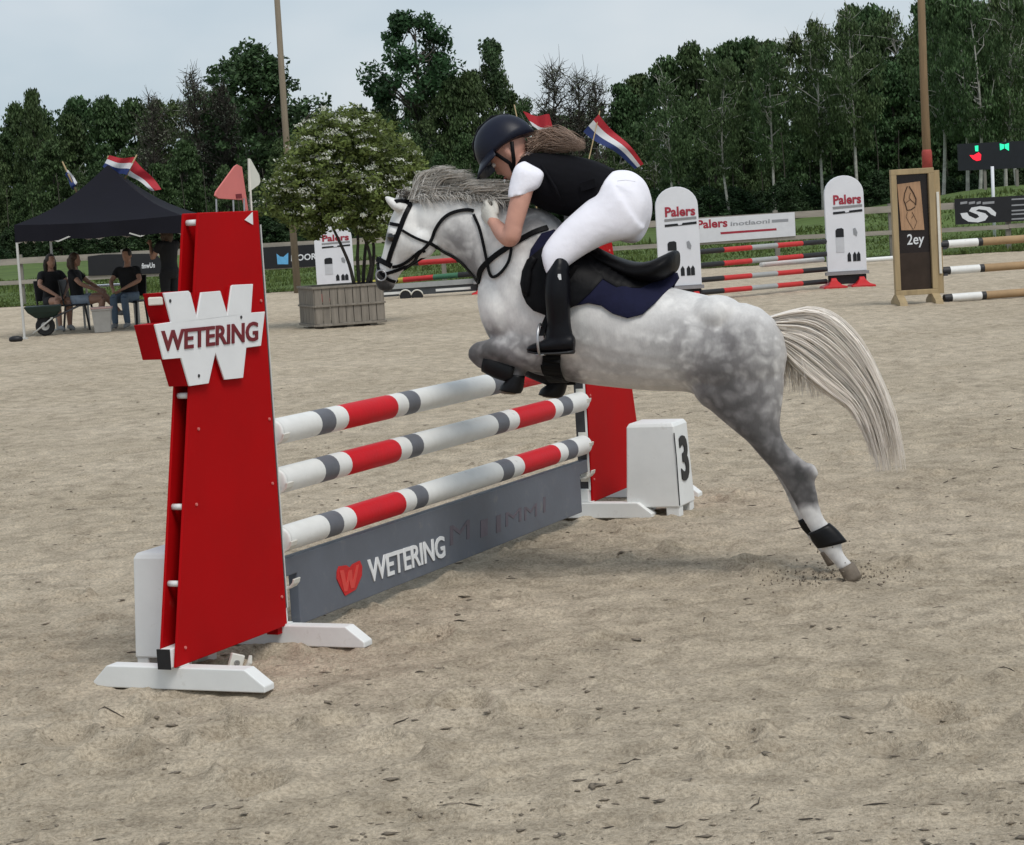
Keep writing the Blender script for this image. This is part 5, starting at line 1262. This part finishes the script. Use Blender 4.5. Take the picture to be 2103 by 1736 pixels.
# scoreboard
M['board_dark'] = mat('scoreboard_black', (.012,.013,.018), .4, .2, 5)
SY = 92.0; sc_ = dp(2040,350,SY); scb = empty('scoreboard', (sc_.x,SY,bank_z(sc_.x,SY)), 0, 'dark scoreboard with red and green lit signs on the bank', 'scoreboard')
def sp_(x,y,d=0): return dp(x,y,SY+d)
mb = MB(); mb.prism([sp_(*p) for p in ((1968,296),(2170,286),(2172,342),(1970,351))], V((0,.25,0))); mb.build('cabinet', M['board_dark'], scb)
mb = MB(); mb.prism([sp_(x,y,-.01) for x,y in ((2002,300),(2009,299),(2009,311),(2003,311))], V((0,-.01,0))); mb.build('green_digit', emis('led_green',(.02,.62,.30),1.0), scb)
mb = MB(); mb.prism([sp_(x,y,-.01) for x,y in ((1991,319),(2000,319),(2010,313),(2015,318),(2014,329),(2006,331),(1998,327))], V((0,-.01,0))); mb.build('red_digit', emis('led_red',(.85,.012,.03),1.0), scb)
for p in (((2053,295),(2062,297),(2062,305),(2054,309)),((2063,297),(2072,294),(2072,310),(2064,305))): mb = MB(); mb.prism([sp_(x,y,-.01) for x,y in p], V((0,-.01,0))); mb.build('green_panel', bpy.data.materials['led_green'], scb)
for x in (2022,2088): a = sp_(x,348,.1); mb = MB(); mb.beam((a.x,a.y,bank_z(a.x,a.y)-.3),a,.12,.12,(0,1,0)); mb.build('post', M['wood_post'], scb)
a = dp(2037,342,60.0); mb = MB(); mb.cyl((a.x,60,bank_z(a.x,60)-.05),(a.x+.01,60,a.z),.045,10); mb.build('white_marker_post', M['stand_white'], None, smooth=True, label='thin white post standing behind the black emblem banner', cat='post')
# table, chairs and people under the gazebo
M['jeans'] = mat('blue_jeans', (.10,.14,.19), .85, .2, 12, .2, 60); M['denim_short'] = mat('pale_denim', (.26,.31,.38), .85, .2, 12)
M['tee_black'] = mat('black_shirt', (.012,.012,.014), .85, .2, 10); M['hair_dark'] = mat('dark_hair', (.030,.022,.016), .6, .3, 14); M['hair_mid'] = mat('brown_long_hair', (.07,.045,.03), .6, .3, 14)
M['shoe'] = mat('grey_shoe', (.30,.30,.30), .7, .2, 10); M['chair_black'] = mat('black_chair', (.014,.014,.016), .5, .2, 10)
M['bare_skin'] = mat('tanned_skin', (.40,.225,.16), .6, .1, 12)
def sub(P, r, n=14, m_=3):
    C = spline([(*p,q) for p,q in zip(P,r)],(len(P)-1)*m_+1); return [V(c[:3]) for c in C],[c[3] for c in C],n
def person(loc, yaw, J, label, bottoms, bm_, hair, hair_long=False, tilt=0.0, group=None):
    """J: local joints (x forward, y left, z up): hip, chest, head, and per side elbow, wrist, knee, ankle, toe"""
    p = empty('person', loc, yaw, label, 'person', group)
    f = V((math.cos(tilt),0,-math.sin(tilt))); u = V((math.sin(tilt),0,math.cos(tilt))); hd = V(J['head']); T = make_T(hd,f,u,V((0,1,0)))
    mb = MB(); add_head(mb,T,.98); ch = V(J['chest']); hp_ = V(J['hip'])
    mb.tube([hd-u*.06-f*.02, ch+V((0,0,.06))],[.05,.06],10)
    def torso(mb,k):
        d = (ch-hp_); ax = V((0,1,0)); fr = ax.cross(d.normalized())*-1
        mb.loft([[hp_+d*t+ax*(w*k*math.cos(a))+fr*(dd*k*math.sin(a)) for a in np.linspace(0,6.2832,15)[:-1]] for t,w,dd in ((-.22,.12,.09),(0,.16,.115),(.35,.145,.105),(.75,.175,.115),(1.0,.185,.10),(1.12,.12,.075))])
    torso(mb,.93)
    A,Lg = {},{}
    for s,key in ((1,'l'),(-1,'r')):
        sh = ch+V((0,s*.175,0)); el,wr_ = V(J[key+'e']),V(J[key+'w']); hipj = hp_+V((.02,s*.09,-.03)); kn,an,to = V(J[key+'k']),V(J[key+'a']),V(J[key+'t'])
        A[s] = (sh,el,wr_); Lg[s] = (hipj,kn,an,to)
        mb.tube(*sub([sh,sh.lerp(el,.5),el],[.050,.046,.038],10)); mb.tube(*sub([el,el.lerp(wr_,.4),wr_],[.038,.037,.024],10))
        d = (wr_-el).normalized(); mb.ell(wr_+d*.045,(d*.055,d.orthogonal()*.034,d.cross(d.orthogonal())*.018),8,6)
        for k in range(4):
            o = d.orthogonal().normalized()*(-.025+.017*k); mb.tube([wr_+d*.08+o,wr_+d*.115+o,wr_+d*.135+o+V((0,0,-.012))],[.009,.009,.007],6)
        mb.tube([wr_+d*.03,wr_+d*.06+d.orthogonal()*.04,wr_+d*.09+d.orthogonal()*.045],[.012,.010,.008],6)
        mb.tube(*sub([hipj,hipj.lerp(kn,.5),kn],[.088,.078,.055],12)); mb.tube(*sub([kn,kn.lerp(an,.35),an],[.054,.055,.033],12))
    m_ = remesh(mb,.010,3); m_.materials.append(M['bare_skin']); m_.name = 'body'; finish('body',m_,p,local=True)
    mb = MB(); torso(mb,1.04)
    for s in (1,-1): sh,el,_ = A[s]; mb.tube(*sub([ch+V((0,s*.11,-.01)),sh,sh.lerp(el,.55)],[.075,.066,.058],10))
    m_ = remesh(mb,.012,3); m_.materials.append(M['tee_black']); m_.name = 'shirt'; finish('shirt',m_,p,local=True)
    mb = MB(); d = ch-hp_; mb.loft([[hp_+d*t+V((0,1,0))*(w*math.cos(a))+V((dd*math.sin(a),0,0)) for a in np.linspace(0,6.2832,15)[:-1]] for t,w,dd in ((-.24,.135,.11),(0,.175,.13),(.16,.168,.125))])
    for s in (1,-1):
        h_,kn,an,to = Lg[s]
        if bottoms == 'short': mb.tube(*sub([h_,h_.lerp(kn,.28),h_.lerp(kn,.5)],[.10,.098,.092],12))
        else: mb.tube(*sub([h_,h_.lerp(kn,.5),kn],[.10,.088,.066],12)); mb.tube(*sub([kn,kn.lerp(an,.5),an],[.066,.062,.052],12))
    m_ = remesh(mb,.012,3); m_.materials.append(bm_); m_.name = 'trousers' if bottoms != 'short' else 'shorts'; finish(m_.name,m_,p,local=True)
    for s in (1,-1):
        h_,kn,an,to = Lg[s]; d = (to-an); mb = MB(); fw = V((d.x,d.y,0)).normalized() if abs(d.x)+abs(d.y) > .02 else V((1,0,0))
        mb.tube([an-fw*.05+V((0,0,-.02)),an+fw*.03+V((0,0,-.025)),an.lerp(to,.6)+V((0,0,.0)),to],[.038,.044,.040,.022],10,.85); mb.build('shoe', M['shoe'], p, smooth=True, local=True)
    mb = MB(); hk = T(V((-.012,0,.03))); mb.ell(hk,(f*.098,V((0,.086,0)),u*.098),14,10)
    if hair_long:
        for s in (1,-1): mb.tube([T(V((-.03,s*.07,.02))),T(V((-.03,s*.085,-.08))),T(V((-.01,s*.085,-.20))),T(V((.0,s*.08,-.26)))],[.04,.042,.034,.012],8)
        mb.tube([T(V((-.07,0,.02))),T(V((-.085,0,-.10))),T(V((-.07,0,-.22)))],[.07,.07,.03],10)
    m_ = remesh(mb,.012,2); 
    # open the face: drop hair in front of the brow
    m_.materials.append(hair); m_.name = 'hair'; finish('hair',m_,p,local=True)
    return p
def chair(loc, yaw, label):
    c = empty('garden_chair', loc, yaw, label, 'chair', 'black chairs under the gazebo')
    mb = MB(); mb.box((0,0,.44),(.42,.44,.03)); mb.build('seat', M['chair_black'], c, bevel=.01, local=True)
    mb = MB(); mb.box((-.23,0,.70),(.03,.42,.36),Matrix.Rotation(-.15,3,'Y')); mb.build('backrest', M['chair_black'], c, bevel=.01, local=True)
    for sx,sy in ((1,1),(1,-1),(-1,1),(-1,-1)):
        mb = MB(); mb.beam((sx*.23,sy*.20,0),(sx*.17,sy*.19,.43),.03,.03,(0,1,0)); mb.build('leg', M['chair_black'], c, local=True)
    for sy in (1,-1): mb = MB(); mb.beam((-.19,sy*.19,.43),(-.25,sy*.19,.86),.025,.025,(0,1,0)); mb.build('back_post', M['chair_black'], c, local=True)
    return c
sit = dict(hip=(0,0,.53),chest=(.02,0,.98),head=(.06,0,1.21),le=(.14,.27,.80),lw=(.36,.16,.68),re=(.14,-.27,.80),rw=(.36,-.14,.68),lk=(.44,.10,.53),la=(.40,.11,.09),lt=(.56,.12,.03),rk=(.44,-.10,.53),ra=(.46,-.09,.09),rt=(.62,-.09,.03))
def at(px,py): q = gp(px,py); return q
g1 = at(112,680); g2 = at(165,678); g3 = at(272,672)
person((g1.x,g1.y,0),-.95,{**sit,'lw':(.40,.05,.62),'rw':(.38,-.05,.60)},'person in black shirt and shorts seated at the outer end of the table','short',M['tee_black'],M['hair_dark'],True,.15)
chair((g1.x,g1.y,0),-.95,'black chair under the person nearest the outer gazebo leg')
person((g2.x,g2.y,0),-.10,{**sit,'chest':(-.03,0,.98),'head':(0,0,1.21),'lk':(.44,.08,.58),'la':(.72,-.02,.28),'lt':(.86,-.04,.24),'rk':(.46,-.08,.52),'ra':(.36,-.08,.09),'rt':(.52,-.08,.03)},'person in pale denim shorts with long hair and outstretched crossed legs','short',M['denim_short'],M['hair_mid'],True,.0)
chair((g2.x,g2.y,0),-.10,'black chair under the person with crossed legs')
person((g3.x,g3.y,0),-1.85,{**sit,'head':(.05,.02,1.23),'lw':(.34,.02,.66)},'person in black shirt and blue jeans seated at the table','long',M['jeans'],M['hair_dark'],False,.25)
chair((g3.x,g3.y,0),-1.85,'black chair under the person in jeans')
g4 = at(357,671); stand_ = dict(hip=(0,0,.92),chest=(0,0,1.38),head=(.04,0,1.60),le=(.10,.26,1.16),lw=(.26,.16,1.38),re=(.02,-.25,1.12),rw=(.12,-.20,.90),lk=(.03,.10,.50),la=(0,.11,.09),lt=(.16,.12,.03),rk=(.03,-.10,.50),ra=(0,-.11,.09),rt=(.16,-.12,.03))
person((g4.x,g4.y,0),2.4,{**stand_,'re':(.16,-.24,1.20),'rw':(.20,-.12,1.46)},'person in black standing half hidden behind the red jump wing','long',M['tee_black'],M['hair_mid'],True,.1)
tb = at(224,672); tbl = empty('camping_table', (tb.x,tb.y+.35,0), .05, 'white topped table between the seated people', 'table')
mb = MB(); mb.box((0,0,.72),(1.0,.65,.03)); mb.build('table_top', M['stand_white'], tbl, bevel=.008, local=True)
for sx,sy in ((1,1),(1,-1),(-1,1),(-1,-1)): mb = MB(); mb.box((sx*.44,sy*.27,.352),(.035,.035,.705)); mb.build('leg', M['alu'], tbl, local=True)
cr_ = at(210,683); mb = MB()
cb_ = empty('storage_crate', (cr_.x,cr_.y+.1,0), .1, 'pale plastic storage crate on the sand under the table', 'crate')
mb = MB(); mb.loft([[V((sx*w/2,sy*d/2,z)) for sx,sy in ((-1,-1),(1,-1),(1,1),(-1,1))] for z,w,d in ((0,.26,.22),(.36,.31,.27),(.36,.335,.295),(.39,.335,.295))]); mb.build('tub', mat('grey_tub',(.36,.35,.33),.6,.1,8), cb_, bevel=.01, local=True)
mb = MB(); mb.box((0,0,.405),(.35,.31,.03)); mb.build('lid', mat('pink_lid',(.50,.33,.31),.5,.1,8), cb_, bevel=.008, local=True)
wb = at(96,690); w_ = empty('wheelbarrow', (wb.x,wb.y+.05,0), .15, 'dark green wheelbarrow with a black wheel beside the gazebo chairs', 'wheelbarrow')
mb = MB(); mb.loft([[V((x*a+o,y*b,z)) for x,y in ((-1,-1),(1,-1),(1,1),(-1,1))] for z,a,b,o in ((.30,.16,.14,.0),(.40,.26,.22,-.02),(.50,.30,.26,-.04))]); mb.build('tray', mat('dark_green_tray',(.012,.030,.024),.5,.2,6), w_, bevel=.02, local=True)
mb = MB(); mb.cyl((-.02,-.045,.16),(-.02,.045,.16),.16,20); wh = mb.build('wheel', M['black'], w_, bevel=.02, local=True); mb = MB(); mb.cyl((-.02,-.052,.16),(-.02,.052,.16),.07,14); mb.build('hub', M['alu'], wh, local=True)
for sy in (1,-1):
    mb = MB(); mb.tube([(-.02,sy*.06,.16),(.12,sy*.16,.29),(.55,sy*.24,.46)],.015,7); mb.build('handle', M['dark_steel'], w_, smooth=True, local=True)
    mb = MB(); mb.tube([(.12,sy*.18,.30),(-.22,sy*.20,.05)],.013,6); mb.build('stay', M['alu'], w_, smooth=True, local=True)

# ------------------------------------------------------------------ the wood behind
M['bark'] = mat('dark_bark', (.055,.048,.038), .9, .35, 3, .3, 10, stretch=(4,4,.6))
M['bark_birch'] = mat('pale_birch_bark', (.40,.39,.35), .8, .3, 2.2, .2, 10, stretch=(1,1,3), dirt=((.05,.045,.04),2.5,.60,.8))
LEAF = {'oak': mat('oak_leaves',(.046,.090,.036),.6,.4,.6,trans=.22,isl=.45,spec=.25), 'mixed': mat('mixed_leaves',(.058,.100,.038),.65,.45,.5,trans=.22,isl=.45,spec=.2), 'birch': mat('birch_leaves',(.075,.115,.046),.65,.4,.5,trans=.28,isl=.45,spec=.2), 'bare': mat('pale_buds',(.16,.175,.13),.7,.3,.6,trans=.25,isl=.4,spec=.2), 'bush': mat('bush_leaves',(.032,.060,.024),.65,.45,.8,trans=.2,isl=.45,spec=.2)}
def gen_tree(seed, kind):
    """unit tree 10 m high: trunk mesh with limbs, crown mesh of leaf faces"""
    rg = np.random.default_rng(seed); tb_ = MB(); H = 10.0
    par = {'oak':(.24,.26,3.6,150,80,.135),'mixed':(.17,.10,2.5,190,66,.125),'birch':(.10,.34,1.9,120,62,.10),'bare':(.12,.22,2.1,120,9,.075),'bush':(.10,.02,3.6,150,60,.15)}[kind]
    tr,cs,cw,K,per,ls = par
    bend = rg.normal(0,.25,2); lean = lambda z: np.array([bend[0]*math.sin(z*.35)+bend[1]*.05*z, bend[1]*math.sin(z*.3)*.7, 0])
    zs = np.linspace(0,H*.93,14); tp = [lean(z)+np.array([0,0,z]) for z in zs]; trd = [tr*(1-.88*(z/H)**.8)+.012 for z in zs]; trd[0] *= 1.5
    tb_.tube([V(p) for p in tp],trd,7)
    C = []; R_ = []
    lob = [(rg.uniform(.15,1.0),rg.random()*6.283,rg.uniform(.45,1.0)) for _ in range(9 if kind == 'oak' else 12)]
    for k in range(K):
        if kind == 'oak' and rg.random() < .88:
            hz,an,rr = lob[rg.integers(len(lob))]; h = cs+(1-cs)*min(1,max(.02,hz+rg.normal(0,.07))); w = cw*math.sin(math.pi*min(1,.15+.8*(h-cs)/(1-cs)))**.6*rr; a = an+rg.normal(0,.35); r = w*rg.uniform(.55,1.0)
        else:
            t = rg.random(); h = cs+(1-cs)*t; prof = {'mixed':(1-t)**.55*min(1,(t+.08)*5)**.5,'birch':math.sin(math.pi*min(1,.12+.86*t))**.8,'bare':math.sin(math.pi*min(1,.2+.75*t))**.7,'bush':(1-t**1.6)**.7,'oak':math.sin(math.pi*min(1,.15+.8*t))**.6}[kind]
            a = rg.random()*6.283; r = cw*prof*(.35+.65*rg.random()**.5)*(.75+.25*math.sin(a*3+seed))
        c = lean(h*H)+np.array([math.cos(a)*r,math.sin(a)*r,h*H*(1 if kind != 'bush' else .42)]); C.append(c); R_.append({'oak':rg.uniform(.32,.72),'mixed':rg.uniform(.28,.62),'birch':rg.uniform(.25,.55),'bare':rg.uniform(.3,.55),'bush':rg.uniform(.35,.7)}[kind])
    C = np.array(C); R_ = np.array(R_)
    nl = {'oak':46,'mixed':16,'birch':22,'bare':95,'bush':8}[kind]
    for c in C[:nl]:
        z0 = max(.05*H,min(.9*H,c[2]-rg.uniform(.5,1.0)*np.hypot(c[0],c[1])*.9)); b = lean(z0)+np.array([0,0,z0]); mid = (b+c)/2+np.array([rg.normal(0,.15),rg.normal(0,.15),rg.normal(.1,.2)])
        r0 = (tr*(1-.85*z0/H))*.55+.01; P = spline([b,mid,c],7); tb_.tube([V(p) for p in P],[r0*(1-.82*i/6)+.006 for i in range(7)],5)
        if kind in ('bare','oak','birch'):
            for q in range(5 if kind == 'bare' else 2):
                s0 = P[rg.integers(2,6)]; e = s0+np.array([rg.normal(0,.5),rg.normal(0,.5),rg.normal(.55,.4)]); tb_.tube([V(s0),V((s0+e)/2+rg.normal(0,.08,3)),V(e)],[.022,.016,.006],4)
    me_t = bpy.data.meshes.new('trunk'); me_t.from_pydata(tb_.v,[],tb_.f); me_t.materials.append(M['bark_birch'] if kind == 'birch' else M['bark']); me_t.polygons.foreach_set('use_smooth',[True]*len(me_t.polygons))
    P,Q = leaf_quads(C,R_,per,ls,rg,.8,.9 if kind in ('birch',) else (.3 if kind == 'mixed' else 0)); me_c = raw_mesh('crown',P,Q,LEAF[kind])
    return me_t,me_c
VAR = {k:[gen_tree(100*i+s,k) for s in range(n)] for i,(k,n) in enumerate((('oak',3),('mixed',4),('birch',3),('bare',2),('bush',3)))}
LBL = {'oak':('oak_tree','spreading dark oak with open limbs in the wood','tree'),'mixed':('woodland_tree','dense dark green tree','tree'),'birch':('birch_tree','slim pale trunked birch','tree'),'bare':('bare_tree','nearly leafless twiggy tree','tree'),'bush':('woodland_bush','low dark bush','bush')}
rt = random.Random(44)
def behind(x):
    for lim,w in ((230,', behind the left half of the gazebo'),(440,', behind the gazebo and red wing'),(640,', behind the thin grey mast'),(860,', behind the flowering shrub'),(1060,', behind the pony mane'),(1340,', behind the rider'),(1560,', behind the stand next to the saddle'),(1800,', behind the stand on red feet'),(1940,', behind the brown mast')):
        if x < lim: return w
    return ', behind the scoreboard'
def tree(kind, x, ytop, Y, wide=1.0, label=None, zoff=0.0):
    h = CAM_H+(hor(x)-ytop)/ppm(Y); g = dp(x,hor(x),Y); z0 = bank_z(g.x,Y) if Y < 700 else 0; z0 = min(z0,.5)+zoff; h -= z0
    nm,lb,ct = LBL[kind]; lb += behind(x); t = empty(nm,(g.x,Y,z0-.1),rt.uniform(0,6.28),label or lb,ct,{'tree':'trees of the wood','bush':'bushes of the wood'}[ct]+' ('+kind+')')
    k = h/10.2*(1/.45 if kind == 'bush' else 1); t.scale = (k*wide,k*wide,k)
    a,b = rt.choice(VAR[kind])
    for n_,m_ in (('trunk',a),('crown',b)): o = bpy.data.objects.new(n_,m_); link(o); o.parent = t
    return t
LINE = [(-60,270),(0,275),(40,262),(62,215),(92,186),(125,215),(150,240),(200,200),(240,195),(290,205),(340,212),(385,185),(420,160),(450,170),(480,190),(650,225),(700,222),(760,205),(800,205),(960,150),(1000,140),(1030,120),(1060,165),(1100,215),(1180,225),(1235,200),(1270,165),(1310,150),(1350,115),(1400,105),(1440,75),(1500,90),(1560,70),(1640,72),(1700,45),(1740,10),(1800,-5),(1900,-10),(2000,-20),(2103,-30),(2200,-30)]
def line_y(x): return float(np.interp(x,[p[0] for p in LINE],[p[1] for p in LINE]))
def wood_d(x): return float(np.interp(x,[-60,600,1200,1700,2200],[205,195,180,155,135]))
x = -50
while x < 2170:                       # main row follows the measured skyline
    y = line_y(x); d = wood_d(x)*rt.uniform(.96,1.05); kd = rt.random()
    kind = 'birch' if kd < (.18 if x < 1000 else .36) else 'mixed'
    tree(kind, x+rt.uniform(-8,8), y+rt.uniform(-6,22), d, rt.uniform(.85,1.15)*(1.25 if kind == 'mixed' else 1.15)); x += rt.uniform(34,52)*(1.0 if x < 1200 else 1.1)
x = -70
while x < 2190:                       # denser, slightly lower row in front closes the wood
    y = line_y(x); d = wood_d(x)*rt.uniform(.86,.93); k = rt.uniform(.25,.55)
    tree('mixed' if rt.random() < .85 else 'birch', x, y+(hor(x)-y)*k, d, rt.uniform(1.2,1.6)); x += rt.uniform(48,74)
x = -80
while x < 2190:
    tree('bush', x, hor(x)-rt.uniform(14,50), wood_d(x)*rt.uniform(.78,.85), rt.uniform(.8,1.2)); x += rt.uniform(40,62)
tree('oak',546,84,188,1.0,'spreading oak behind the thin grey mast, its limbs against the sky')
tree('oak',876,38,186,.85,'tallest oak, standing against the sky behind the shrub and pony mane')
tree('oak',1022,92,190,.62,'narrow oak beside the tallest one')
tree('mixed',92,184,198,.8,'small upright tree standing above the wood over the gazebo')
for xx,yy in ((1150,132),(1198,150),(1240,165)): tree('bare',xx,yy,176,1.0)
for xx,yy in ((480,152),(415,142),(335,192)): tree('bare',xx,yy,192 if xx < 1000 else 150,1.0)
for xx,yy,d in ((1590,80,128),(1500,110,130),(1760,15,126),(1935,-20,112),(1985,-30,110),(2010,-20,108),(2065,-30,112),(2092,-20,108),(1690,60,128),(1380,150,140)): tree('birch',xx,yy,d,.9)
# clods, crumbs and twigs lying on the sand
M['clod'] = mat('damp_clods', (.19,.158,.12), .95, .4, 12, .4, 60); M['twig'] = mat('dark_twigs', (.055,.045,.036), .9, .3, 12)
def clods():
    vs = []; fs = []; b = 0; rg = np.random.default_rng(3)
    base = np.array([(1,0,0),(-1,0,0),(0,1,0),(0,-1,0),(0,0,1),(0,0,-1)],float); F = np.array([(0,2,4),(2,1,4),(1,3,4),(3,0,4),(2,0,5),(1,2,5),(3,1,5),(0,3,5)])
    n = 5000; y = 5.1+17*rg.random(n)**1.6; x = rg.uniform(-.27,.27,n)*y; keep = fbm(x*1.6,y*1.6,91,3) > rg.uniform(.28,.62,n); x,y = x[keep],y[keep]; z = sand_height(x,y); n = len(x)
    s = rg.gamma(1.1,.0026,n)+.0018; s = np.minimum(s,.012)
    for i in range(n):
        v = base*(1+rg.normal(0,.28,(6,1)))*s[i]*np.array([rg.uniform(.9,3.2),rg.uniform(.8,1.6),rg.uniform(.25,.5)]); a = rg.normal(0,.7); c,q = math.cos(a),math.sin(a)
        v = v@np.array([[c,q,0],[-q,c,0],[0,0,1]]); vs.append(v+np.array([x[i],y[i],z[i]+s[i]*.2])); fs.append(F+b); b += 6
    hh = gp(1748,1190)
    for i in range(260):     # sand thrown up by the push of the hind hoof
        d = abs(rg.normal(0,.16)); p = np.array([hh.x-.10+rg.normal(0,.16),hh.y+rg.normal(0,.10),max(0,rg.exponential(.05)*(1 if i % 2 else .2))]); vs.append(base*rg.uniform(.002,.006)*(1+rg.normal(0,.3,(6,1)))+p); fs.append(F+b); b += 6
    finish('sand_clods', raw_mesh('sand_clods',np.concatenate(vs),np.concatenate(fs),M['clod']), label='small clods and crumbs of damp sand strewn over the arena', cat='sand', kind='stuff', local=True)
    mb = MB(); rr = random.Random(8)
    for i in range(80):
        yy = 5.2+12*rr.random()**1.5; xx = rr.uniform(-.27,.27)*yy; L_ = rr.uniform(.010,.045); a = rr.gauss(0,.6); p = []
        for k in range(4):
            t = k/3-.5; X = xx+math.cos(a)*L_*t*2+rr.gauss(0,.003); Y_ = yy+math.sin(a)*L_*t*2+rr.gauss(0,.003); p.append((X,Y_,gz(X,Y_)+.003))
        mb.tube(p,[.0010,.0026,.0022,.0008],4)
    mb.build('twigs', M['twig'], None, label='dark bark bits and twigs scattered on the sand', cat='twigs', kind='stuff', local=True, fixn=False)
clods()
